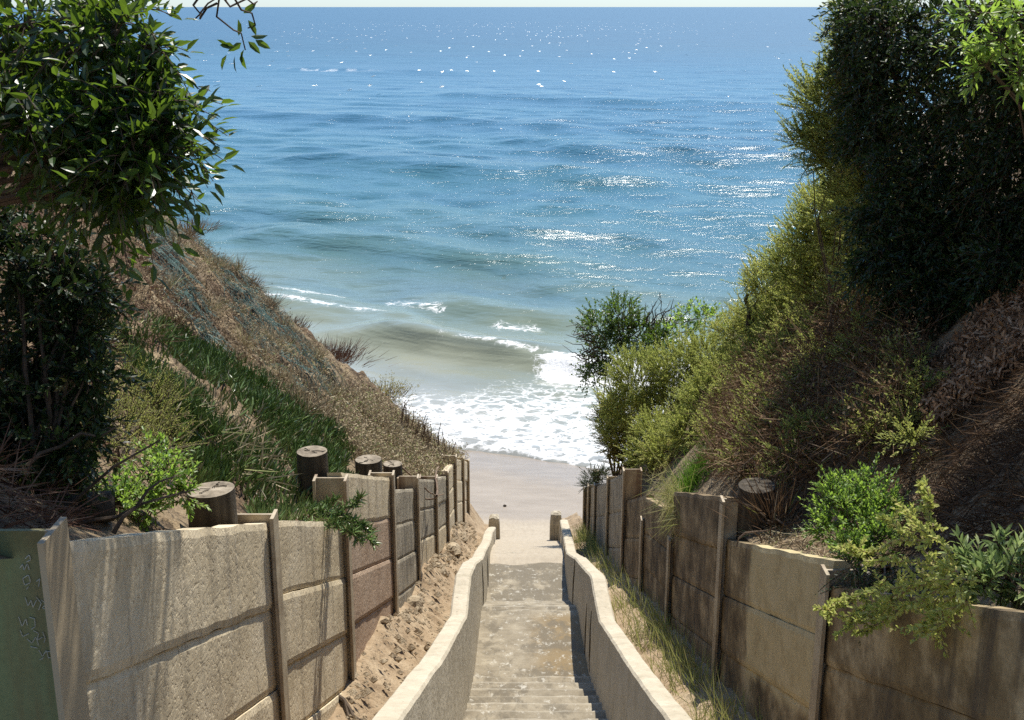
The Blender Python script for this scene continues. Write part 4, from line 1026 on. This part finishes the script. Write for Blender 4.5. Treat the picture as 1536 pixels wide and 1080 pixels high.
cl = [(3.0, 8.35, 12.78, .42), (3.0, 7.5, 12.65, .4), (3.6, 8.6, 12.9, .6), (3.15, 8.3, 13.1, .5), (3.3, 8.7, 12.7, .6), (3.5, 8.0, 12.7, .6), (3.8, 8.7, 13.2, .9), (3.9, 7.6, 13.6, .8), (3.3, 7.4, 12.6, .45), (4.4, 9.8, 13.6, .9)]  # unseen leaf clumps added above the view to shade the bank below
packs = []
for (x, y, z, r) in cl:
    n = int(170 * r); P, d = ellip(n, (x, y, z), (r, r, r * .7), .2)
    pk, C = shoots(P, nrm(d + R.normal(0, .4, (n, 3))), np.full(n, .25), 12, 'lance', .10, .04, .9, .3, np.full(n, .4)); packs.append(pk)
leaf_object('unseen_crown', packs, M['leaf_dark'], tr_)
cl = pxc([(1470, 20, 6.0, 32), (1500, 60, 5.9, 34), (1480, 100, 6.0, 26), (1525, 20, 5.8, 34), (1530, 110, 5.8, 26), (1455, 70, 6.1, 16)])
plant('leafy_branch', 'sunlit fresh green leafy branch in the top right corner', 'branch', np.array([3.7, 7.0, float(HR(np.array([3.7]), np.array([7.0]))[0])]), cl, 'leaf_bright', 'lance', .078, .026, 9, .15, 36, .85, .1, .3, .65, .25, .012, shell=.2)

# --- coastal shrubs
def rshrub(label, pts, mat='leaf_yellow', **kw):
    pts = [(u, v, min(y, hity(u, v, HR) - .55), r) for u, v, y, r in pts]
    base = under(pxc(pts), HR)
    a = dict(tpl='diamond', ll=.05, lw=.021, m=24, sl=.30, dens=240, spread=.8, droop=.06, zb=.75, tint=.5, tvar=.2, trunk=.012, shell=.35)
    a.update(kw)
    return plant('coastal_shrub', label, 'shrub', base, pxc(pts), mat, group='coastal shrubs on the shaded wall side', **a)
rshrub('golden olive shrub bulging toward the sea under the top of the dark tree', [(1240, 150, 13.0, 50), (1225, 210, 13.0, 40), (1280, 120, 12.8, 55), (1290, 200, 12.5, 60), (1250, 240, 12.8, 38), (1290, 60, 12.6, 45), (1310, 20, 12.4, 50), (1300, 260, 12.2, 40)], 'leaf_yellow', m=24, tint=.3)
rshrub('bright yellow green shrub high on the right crest under the dark tree', [(1240, 320, 14.5, 48), (1280, 300, 14.0, 50), (1220, 360, 14.8, 50), (1270, 370, 14.2, 52), (1185, 400, 15.2, 44), (1230, 420, 14.8, 46), (1300, 360, 13.6, 40)])
rshrub('pale yellow green shrub on the right crest beside a dark dead stalk', [(1150, 430, 17.0, 40), (1190, 450, 16.5, 42), (1140, 480, 17.4, 40), (1240, 460, 15.6, 36), (1170, 500, 17.0, 40), (1105, 500, 18., 34)])
rshrub('sparse olive shrub spreading downhill through the brown brush', [(1130, 540, 16.6, 34), (1180, 545, 15.6, 34), (1235, 505, 14.8, 34), (1275, 470, 14.0, 32), (1150, 600, 15.6, 30), (1205, 590, 14.4, 24), (1290, 540, 12.8, 24), (1160, 570, 16, 26), (1230, 545, 14.5, 26), (1310, 505, 12.8, 24), (1190, 500, 15.5, 28), (1255, 455, 14, 26)], 'leaf_yellow', tint=.4, dens=230, sl=.28, trunk=.01)
rshrub('rounded yellow green shrub directly above the wide shaded timber pile', [(1150, 660, 13, 28), (1190, 685, 12, 24), (1118, 690, 14, 24), (1170, 630, 13.5, 24), (1215, 655, 12, 20)], tint=.38, dens=170, sl=.26, trunk=.01)
rshrub('bushy green crown of yellow green twigs wedged directly against the dark tree', [(1310, 290, 11.8, 40), (1290, 330, 12.2, 40), (1315, 340, 11.6, 34), (1275, 290, 12.6, 34), (1320, 400, 11.6, 26), (1290, 420, 12.2, 30)], tint=.4, trunk=.008)
rshrub('yellow green shrub with a ragged inland edge running down into the brown brush', [(1090, 560, 18., 36), (1095, 610, 17.5, 34), (1075, 655, 17., 30), (1130, 640, 16.5, 24), (1120, 585, 17., 30)], tint=.5)
rshrub('broad yellow green shrub leaning seaward over the stained wall', [(960, 570, 19.8, 50), (1020, 560, 19.4, 50), (940, 610, 20.0, 40), (1000, 620, 19.4, 50), (1060, 540, 19.0, 44), (1060, 600, 18.8, 40), (925, 650, 20.2, 28)], tint=.45)
rshrub('low rounded yellow green shrub just above the grass tuft', [(1000, 680, 17.6, 36), (970, 690, 18.0, 26), (1030, 650, 17.6, 34), (985, 650, 18.2, 34)], tint=.48)
rshrub('dark shaded brown green shrub at the seaward foot of the right bank', [(930, 660, 20.6, 30), (940, 690, 20.5, 26), (918, 625, 20.8, 24)], 'leaf_gold', tint=.2)
cl = pxc([(900, 490, 21.5, 28), (930, 475, 21.4, 30), (910, 530, 21.5, 28), (955, 510, 21.2, 34), (890, 560, 21.5, 18), (985, 520, 20.9, 26)])
dk = plant('sea_bush', 'dark green bush with bare purple twigs standing out against the breaking wave', 'bush', under(cl, HR), cl, 'leaf_tree', 'diamond', .075, .04, 13, .3, 110, .8, .05, .4, .7, .2, .02)
root = dk; bt = []
for i in range(80):
    u, v = (R.uniform(925, 1010), R.uniform(485, 520)) if i < 50 else (R.uniform(880, 915), R.uniform(500, 545))
    a = at(u, v, 21.2); e = at(u + (R.normal(15, 22) if i < 50 else -R.uniform(10, 45)), v - (R.uniform(15, 55) if i < 50 else R.uniform(-10, 25)), 21.2 + R.normal(0, .2)); bt.append(curve(a, e, 6, 0, .06))
mb = MB(); mb.tubes(np.stack(bt), np.linspace(.012, .004, 6)[None], 4); mb.build('bare_twig', M['scrub_stem'] if 'scrub_stem' in M else M['stem'], dk)
cl = pxc([(1035, 480, 20.3, 24), (1060, 475, 20.2, 20), (1020, 500, 20.4, 22), (1075, 495, 19.9, 18)])
plant('sea_bush', 'fresh green round leaved bush between the dark bush and the dead stalk', 'bush', under(cl, HR), cl, 'leaf_bright', 'oval', .075, .05, 9, .22, 40, .9, .0, .5, .4, .25, .015)
root = thing('dead_stalk', 'dark crooked dead stalk standing among yellow green shrubs', 'stalk')
mb = MB(); mb.tubes(np.array([[at(1138, 540, 17.2), at(1130, 510, 17.2), at(1122, 490, 17.2), at(1124, 465, 17.2), at(1118, 450, 17.2), at(1122, 440, 17.2)]]), np.linspace(.05, .025, 6)[None], 6)
mb.tubes(np.array([[at(1122, 490, 17.2), at(1130, 480, 17.2), at(1134, 468, 17.1), at(1131, 458, 17.1), at(1136, 452, 17.1), at(1138, 447, 17.1)]]), np.linspace(.025, .01, 6)[None], 6)
mb.build('stem', M['pile'], root)
cl = pxc([(890, 718, 21.8, 16), (880, 728, 21.9, 11), (902, 712, 21.6, 12)])
plant('juniper', 'small dark juniper bush hanging over the seaward end of the stained wall', 'bush', at(905, 735, 21.8), cl, 'leaf_dark', 'diamond', .035, .012, 22, .2, 160, .6, .1, .5, .5, .25, .015)

# --- brown dead brush mass (uncountable)
DB = [(1190, 520), (1290, 440), (1420, 470), (1410, 600), (1330, 690), (1250, 740), (1160, 740), (1085, 715), (1080, 650), (1110, 590)]
P = on_bank(HR, 1, 8000, DB, y0=6, y1=21, smax=6); N_ = hnormal(HR, P[:, 0], P[:, 1])
P = P + N_ * R.uniform(0, .35, (len(P), 1))
n = 16000; Q = P[R.integers(0, len(P), n)] + R.normal(0, .08, (n, 3)) + (0, 0, .05)
o = leaf_object('dead_brush', [scatter('oval', Q, rdir(n), rdir(n, .5), R.uniform(.02, .05, n), R.uniform(.01, .022, n), np.clip(R.normal(.55, .25, n), 0, 1)), sticks(P, N_, R.uniform(.15, .45, len(P)), np.full(len(P), .008), -.1, .8, R.normal(.42, .25, len(P)))], M['dead'])
tag(o, 'matted dark brown dead brush filling the middle of the right bank', 'dead brush', 'stuff')
DS = [(1380, 520), (1536, 480), (1900, 250), (2100, 700), (1900, 900), (1560, 860), (1440, 850), (1330, 800), (1340, 660)]
P = on_bank(HR, 1, 17000, DS, y0=4, y1=14, smax=5.5); N_ = hnormal(HR, P[:, 0], P[:, 1])
o = leaf_object('shaded_brush', [sticks(P, N_, R.uniform(.1, .3, len(P)), np.full(len(P), .007), -.7, .5, R.normal(.25, .2, len(P)))], M['dead'])
tag(o, 'nearly black dead brush on the shaded bank above the nearest stained boards', 'dead brush', 'stuff')
LT = [(1390, 610), (1410, 550), (1470, 470), (1570, 400), (1570, 500), (1536, 550), (1450, 620), (1410, 650)]
P = on_bank(HR, 1, 6500, LT, y0=5, y1=14, smax=4.5); N_ = hnormal(HR, P[:, 0], P[:, 1])
n = len(P); o = leaf_object('leaf_litter', [scatter('oval', P + N_ * R.uniform(.0, .12, (n, 1)), nrm(R.normal(0, 1, (n, 3)) + (0, -.6, -.6)), N_ + R.normal(0, .4, (n, 3)), R.uniform(.04, .09, n), R.uniform(.015, .03, n), R.random(n))], M['litter'])
tag(o, 'band of sunlit orange brown fallen leaves below the dark tree', 'leaf litter', 'stuff')
TR_ = [(1080, 770), (1240, 770), (1270, 850), (1100, 835)]
P = on_bank(HR, 1, 900, TR_, y0=6.5, y1=10.5, smax=1.5); n = len(P)
o = leaf_object('twig_litter', [scatter('blade', P + (0, 0, .015), nrm(R.normal(0, 1, (n, 3)) * (1, 1, .25)), rdir(n), R.uniform(.05, .2, n), np.full(n, .008), np.clip(R.normal(.65, .25, n), 0, 1))], M['scrub'])
tag(o, 'pale dry twigs and leaf bits on the bare soil behind the half bleached panel', 'twig litter', 'stuff')

bush_sticks('twiggy_bush', 'brown tangle of dead twigs half hiding the wide shaded timber pile', 'bush', 1165, 770, 9.55, .3, 150, 'dead', .34)
# --- small sunlit shrubs on the right bank
def sprig(label, pts, mat='leaf_yellow', **kw):
    a = dict(tpl='diamond', ll=.042, lw=.018, m=18, sl=.24, dens=110, spread=.8, droop=.05, zb=.7, tint=.6, tvar=.2, trunk=.012, shell=.3); a.update(kw)
    pts = [(u, v, hity(u, v, HR) - .38, r) for u, v, y, r in pts]
    plant('small_shrub', label, 'shrub', under(pxc(pts), HR), pxc(pts), mat, **a)
sprig('small yellow green shrub with upright tips beside the fallen leaf band', [(1360, 560, 9.6, 34), (1340, 590, 9.6, 26), (1385, 590, 9.3, 26), (1345, 535, 9.8, 16), (1335, 520, 9.9, 10)])
sprig('sprawling yellow green shrub below the upright tipped one', [(1310, 650, 9.3, 28), (1350, 640, 9.1, 22), (1290, 630, 9.6, 18), (1370, 660, 8.9, 18)], tint=.5)
sprig('small blue green shrub surrounded by brown brush', [(1215, 570, 12.2, 22), (1230, 590, 12.0, 18), (1200, 560, 12.4, 14)], tint=.25)
sprig('tiny green shrub low in the brown brush', [(1225, 655, 11.0, 18), (1240, 640, 11.0, 14)], tint=.3)
sprig('thin yellow green sprig rising in front of the shaded timber pile', [(1135, 695, 10.6, 12), (1150, 705, 10.4, 12), (1165, 712, 10.3, 8), (1130, 740, 9.8, 10), (1145, 760, 9.7, 8)], dens=40)
cl = pxc([(1265, 760, 7.9, 40), (1300, 740, 7.9, 34), (1245, 790, 7.8, 30), (1290, 790, 7.6, 40), (1330, 770, 7.6, 32), (1320, 810, 7.3, 30), (1280, 830, 7.3, 30), (1250, 745, 8.0, 22)])
plant('leafy_shrub', 'rounded fresh green shrub behind the beam near the half bleached panel', 'shrub', hit(1290, 830, HR), cl, 'leaf_bright', 'oval', .042, .02, 13, .16, 130, .8, .05, .7, .4, .25, .012)
# trailing stems hanging over the right wall
root = thing('trailing_plant', 'yellow green small leaved stems trailing over the top of the nearest stained boards', 'plant')
st = [[(1400, 810), (1350, 810), (1310, 825), (1285, 830), (1260, 820)], [(1440, 860), (1400, 840), (1360, 800), (1340, 790), (1320, 775)], [(1400, 870), (1350, 890), (1300, 910), (1270, 925), (1225, 912)],
      [(1420, 880), (1380, 900), (1350, 920), (1310, 940), (1285, 950)], [(1440, 880), (1420, 900), (1400, 930), (1380, 945), (1370, 942)], [(1350, 880), (1330, 910), (1310, 925), (1280, 930), (1255, 955)],
      [(1400, 790), (1390, 770), (1395, 750), (1385, 735), (1380, 725)], [(1450, 870), (1420, 850), (1390, 850), (1350, 840), (1300, 842)], [(1330, 870), (1300, 890), (1270, 900), (1250, 905), (1240, 925)], [(1430, 830), (1410, 810), (1380, 790), (1365, 780), (1350, 760)],
      [(1440, 890), (1410, 880), (1380, 875), (1340, 880), (1300, 890)], [(1430, 870), (1400, 905), (1370, 915), (1345, 905), (1320, 925)], [(1450, 900), (1430, 915), (1410, 940), (1395, 935), (1385, 950)]]
Ps, Ds = [], []; tb = []
for pts in st:
    C = np.array([at(u, v, min(6.1 - .1 * i, float(ray(u, v)[1] * 2.15 / (ray(u, v)[0] + .033 * ray(u, v)[1])))) for i, (u, v) in enumerate(pts)]); t = np.linspace(0, 1, 5); tt = np.linspace(0, 1, 14)
    C = np.stack([np.interp(tt, t, C[:, q]) for q in range(3)], 1); C[1:-1] += R.normal(0, .006, (12, 3)); tb.append(C)
    Ps.append(C[:-1]); Ds.append(np.diff(C, axis=0))
Ps = np.concatenate(Ps); Dv = np.concatenate(Ds); Ln = np.linalg.norm(Dv, axis=1)
pk, _ = shoots(Ps, nrm(Dv), Ln * 1.1, 13, 'oval', .04, .021, 1.0, 0, np.full(len(Ps), .62)); 
k = R.integers(0, len(Ps), 110); pk2, C2 = shoots(Ps[k], nrm(Dv[k] * 8 + R.normal(0, .5, (110, 3)) + (0, -.2, .3)), R.uniform(.07, .16, 110), 15, 'oval', .036, .019, .9, .1, np.full(110, .6))
leaf_object('foliage', [pk, pk2], M['leaf_yellow'], root)
mb = MB(); mb.tubes(np.stack(tb), np.linspace(.006, .003, 14)[None], 4); mb.tubes(C2, .002, 3); mb.build('stem', M['deadwood'], root)
cl = pxc([(1465, 845, 5.15, 30), (1510, 860, 5.0, 36), (1480, 880, 5.0, 30), (1530, 830, 5.1, 30), (1440, 855, 5.2, 20), (1536, 890, 4.95, 30), (1500, 825, 5.2, 26), (1455, 875, 5.1, 20)])
plant('broadleaf_plant', 'grey green plant with long broad leaves at the right frame edge', 'plant', hit(1520, 900, HR), cl, 'leaf_grey', 'lance', .085, .024, 11, .14, 26, .9, .1, .3, .5, .22, .012, shell=.2)
cl = pxc([(1290, 880, 6.5, 24), (1310, 900, 6.3, 24), (1330, 870, 6.4, 24), (1285, 855, 6.6, 22), (1350, 895, 6.2, 20), (1370, 860, 6.2, 24)])
plant('leafy_shrub', 'deep green fine leaved shrub hanging over the post top beside the half bleached panel', 'shrub', hit(1330, 850, HR), cl, 'leaf_dark', 'diamond', .03, .012, 16, .16, 60, .7, .3, -.3, .7, .25, .01)

# --- grasses
def grass(name, label, P, Lr, mat, tint, lean=(0, 0, 0), kind='stuff', W=.008, cat='grass', sp=.35):
    n = len(P); A = nrm(np.array([0, 0, 1.]) + np.array(lean) + R.normal(0, sp, (n, 3)))
    o = leaf_object(name, [scatter('blade', P, A, rdir(n), R.uniform(*Lr, n), np.full(n, W), np.clip(R.normal(tint, .22, n), 0, 1))], M[mat])
    return tag(o, label, cat, kind)
n = 5200; y = R.uniform(7.4, 22, n); t = R.random(n)
xa = np.interp(y, PR[:, 0], PR[:, 1]) + .2; x = xa + (xwr(y) - .08 - xa) * (t ** .55)
k = R.random(n) < np.clip((fbm(x * 1.5, y * 1.1, 120) + .25 + .25 * (t - .4)) * 3.0, .03, 1) * np.interp(y, [7, 9, 11.5, 13, 15, 17, 20, 22], [.15, .7, .8, .55, .25, .25, .8, .3])
x, y, t = x[k], y[k], t[k]
P = np.stack([x, y, line(y) + .2 + .2 * t ** .5 - .03], 1)
gr = grass('gutter_grass', 'wispy green and straw grass growing along the foot of the stained wall', P, (.12, .42), 'grass', .6, (-.25, 0, 0))
c = hit(1040, 725, HR); n = 900
P = c + R.normal(0, 1, (n, 3)) * (.16, .22, 0); P[:, 2] = HR(P[:, 0], P[:, 1]) - .02
o = grass('grass_tuft', 'bright green grass tuft on top of the stained wall above the roots', P, (.15, .42), 'grass_green', .5, (-.2, -.1, 0), kind=None, sp=.45)
c = at(1015, 745, 12.6); n = 420; P = c + R.normal(0, 1, (n, 3)) * (.06, .3, .05); A = nrm(np.stack([R.normal(-.25, .2, n), R.normal(0, .3, n), R.normal(-.5, .6, n)], 1))
o = leaf_object('straw_tuft', [scatter('blade', P, A, rdir(n), R.uniform(.15, .5, n), np.full(n, .006), np.clip(R.normal(.8, .2, n), 0, 1))], M['grass'])
tag(o, 'straw coloured dry grass drooping down the face of the stained wall beside the green tuft', 'grass')

# exposed roots and vines
root = thing('hanging_root', 'pale bare vine hooked over the top of the dark grey boards', 'root')
mb = MB()
for pts in ([(598, 700), (612, 712), (625, 722), (640, 738), (652, 744), (662, 741)], [(652, 744), (648, 748), (640, 749), (632, 748), (628, 745), (624, 742)], [(652, 743), (653, 735), (652, 725), (650, 715), (652, 705), (655, 700)]):
    mb.tubes(np.array([[at(u, v, 15.0 + .3 * i) + (.03, 0, 0) for i, (u, v) in enumerate(pts)]]), np.linspace(.014, .009, 6)[None], 5)
mb.build('strand', M['deadwood'], root)
for lab, pts, y in (('curled pale root arching over the soil behind the half bleached panel', [[(1105, 820), (1108, 808), (1118, 799), (1135, 797), (1152, 796), (1165, 790)], [(1130, 797), (1140, 805), (1142, 812), (1140, 818), (1138, 822), (1136, 826)]], 9.2),):
    root = thing('hanging_root', lab, 'root'); mb = MB()
    for p in pts: mb.tubes(np.array([[at(u, v, y) for u, v in p]]), np.linspace(.009, .005, 6)[None], 5)
    mb.build('strand', M['deadwood'], root)
b0 = np.array([at(505, 1043, 8.9), at(516, 1050, 8.7), at(524, 1062, 8.6), at(530, 1074, 8.5), at(540, 1080, 8.4), at(552, 1084, 8.3)])
root = thing('exposed_root', 'dark forked root lying on sandy soil at the foot of the sunlit boards', 'root'); mb = MB()
mb.tubes(b0[None], np.linspace(.022, .008, 6)[None], 6); mb.tubes((b0 + R.normal(0, .025, b0.shape))[None], np.linspace(.018, .006, 6)[None], 6); mb.build('strand', M['stem'], root)

# stones in the left gutter and on the sand
stones = [(598, 955, .10, 'angular tan stone in the sandy gutter below the pinkish boards'), (618, 935, .13, 'largest tan stone wedged against the foot of the dark grey boards'), (650, 880, .15, 'upright tan stone in the gutter by the far grey boards'),
          (672, 855, .16, 'pale block of stone where the gutter narrows'), (690, 838, .14, 'pale stone beside the last board of the sunlit wall'), (640, 905, .10, 'small tan stone at the gutter edge')]
for i, (u, v, r, lab) in enumerate(stones):
    yv = np.interp(v, [838, 880, 955], [20.5, 16.2, 12.4]); c = at(u, v, yv)
    c[2] = line(c[1]) + .42; c[0] = max(c[0], float(xwl(c[1])) + r * .8)
    d = np.array([(math.cos(a) * math.cos(b), math.sin(a) * math.cos(b), math.sin(b)) for b in np.linspace(-1.57, 1.57, 7) for a in np.linspace(0, 6.2832, 11)[:-1]])
    rr = r * (1 + .5 * (vnoise(d[:, 0] * 1.5 + i * 7, d[:, 1] * 1.5 + d[:, 2] * 2, 300 + i) - .5)) 
    V = c + d * rr[:, None] * (1, 1.2, .8); i_ = np.arange(70).reshape(7, 10); j_ = np.roll(i_, -1, 1)
    o = mesh('stone', V, [np.stack([i_[:-1], j_[:-1], j_[1:], i_[1:]], -1).reshape(-1, 4)], M['rock']); tag(o, lab, 'stone', None, 'stones in the sandy gutter')

# loose crumbs of stone along the foot of the sunlit wall (uncountable)
n = 700; y = R.uniform(7.5, 23, n); t = R.random(n) ** .5
xa = np.interp(y, PL[:, 0], PL[:, 1]) - .2; x = xa + (xwl(y) + .04 - xa) * t
bs = np.array([(1, 0, 0), (0, 1, 0), (-1, 0, 0), (0, -1, 0), (0, 0, .8), (0, 0, -.8)]); bf = np.array([[0, 1, 4], [1, 2, 4], [2, 3, 4], [3, 0, 4], [1, 0, 5], [2, 1, 5], [3, 2, 5], [0, 3, 5]])
C = np.stack([x, y, line(y) + .16 + .42 * np.clip((t - .25) / .6, 0, 1) ** 1.4 + .12 * np.sin(y * 1.3) * t], 1)
V = C[:, None] + bs[None] * R.uniform(.6, 1.3, (n, 6, 1)) * (.012 + .05 * R.random(n) ** 3)[:, None, None]
o = mesh('gravel', V.reshape(-1, 3), [(np.arange(n)[:, None, None] * 6 + bf[None]).reshape(-1, 3)], M['rock']); tag(o, 'crumbled tan gravel in the gutter below the sunlit boards', 'gravel', 'stuff')

p = at(757, 752, 26.6); z = float(beach(np.array([p[0]]), np.array([p[1]]))[0])
d = np.array([(math.cos(a) * math.cos(b), math.sin(a) * math.cos(b), math.sin(b)) for b in np.linspace(-1.57, 1.57, 6) for a in np.linspace(0, 6.2832, 9)[:-1]])
V = np.array([p[0], p[1], z + .02]) + d * (.05, .035, .028) * (1 + .3 * (vnoise(d[:, 0] * 2, d[:, 1] * 2 + d[:, 2], 5) - .5))[:, None]
i_ = np.arange(48).reshape(6, 8); j_ = np.roll(i_, -1, 1)
tag(mesh('pebble', V, [np.stack([i_[:-1], j_[:-1], j_[1:], i_[1:]], -1).reshape(-1, 4)], M['pile'], None, True), 'lone dark pebble on the wet sand between the two end posts', 'pebble')
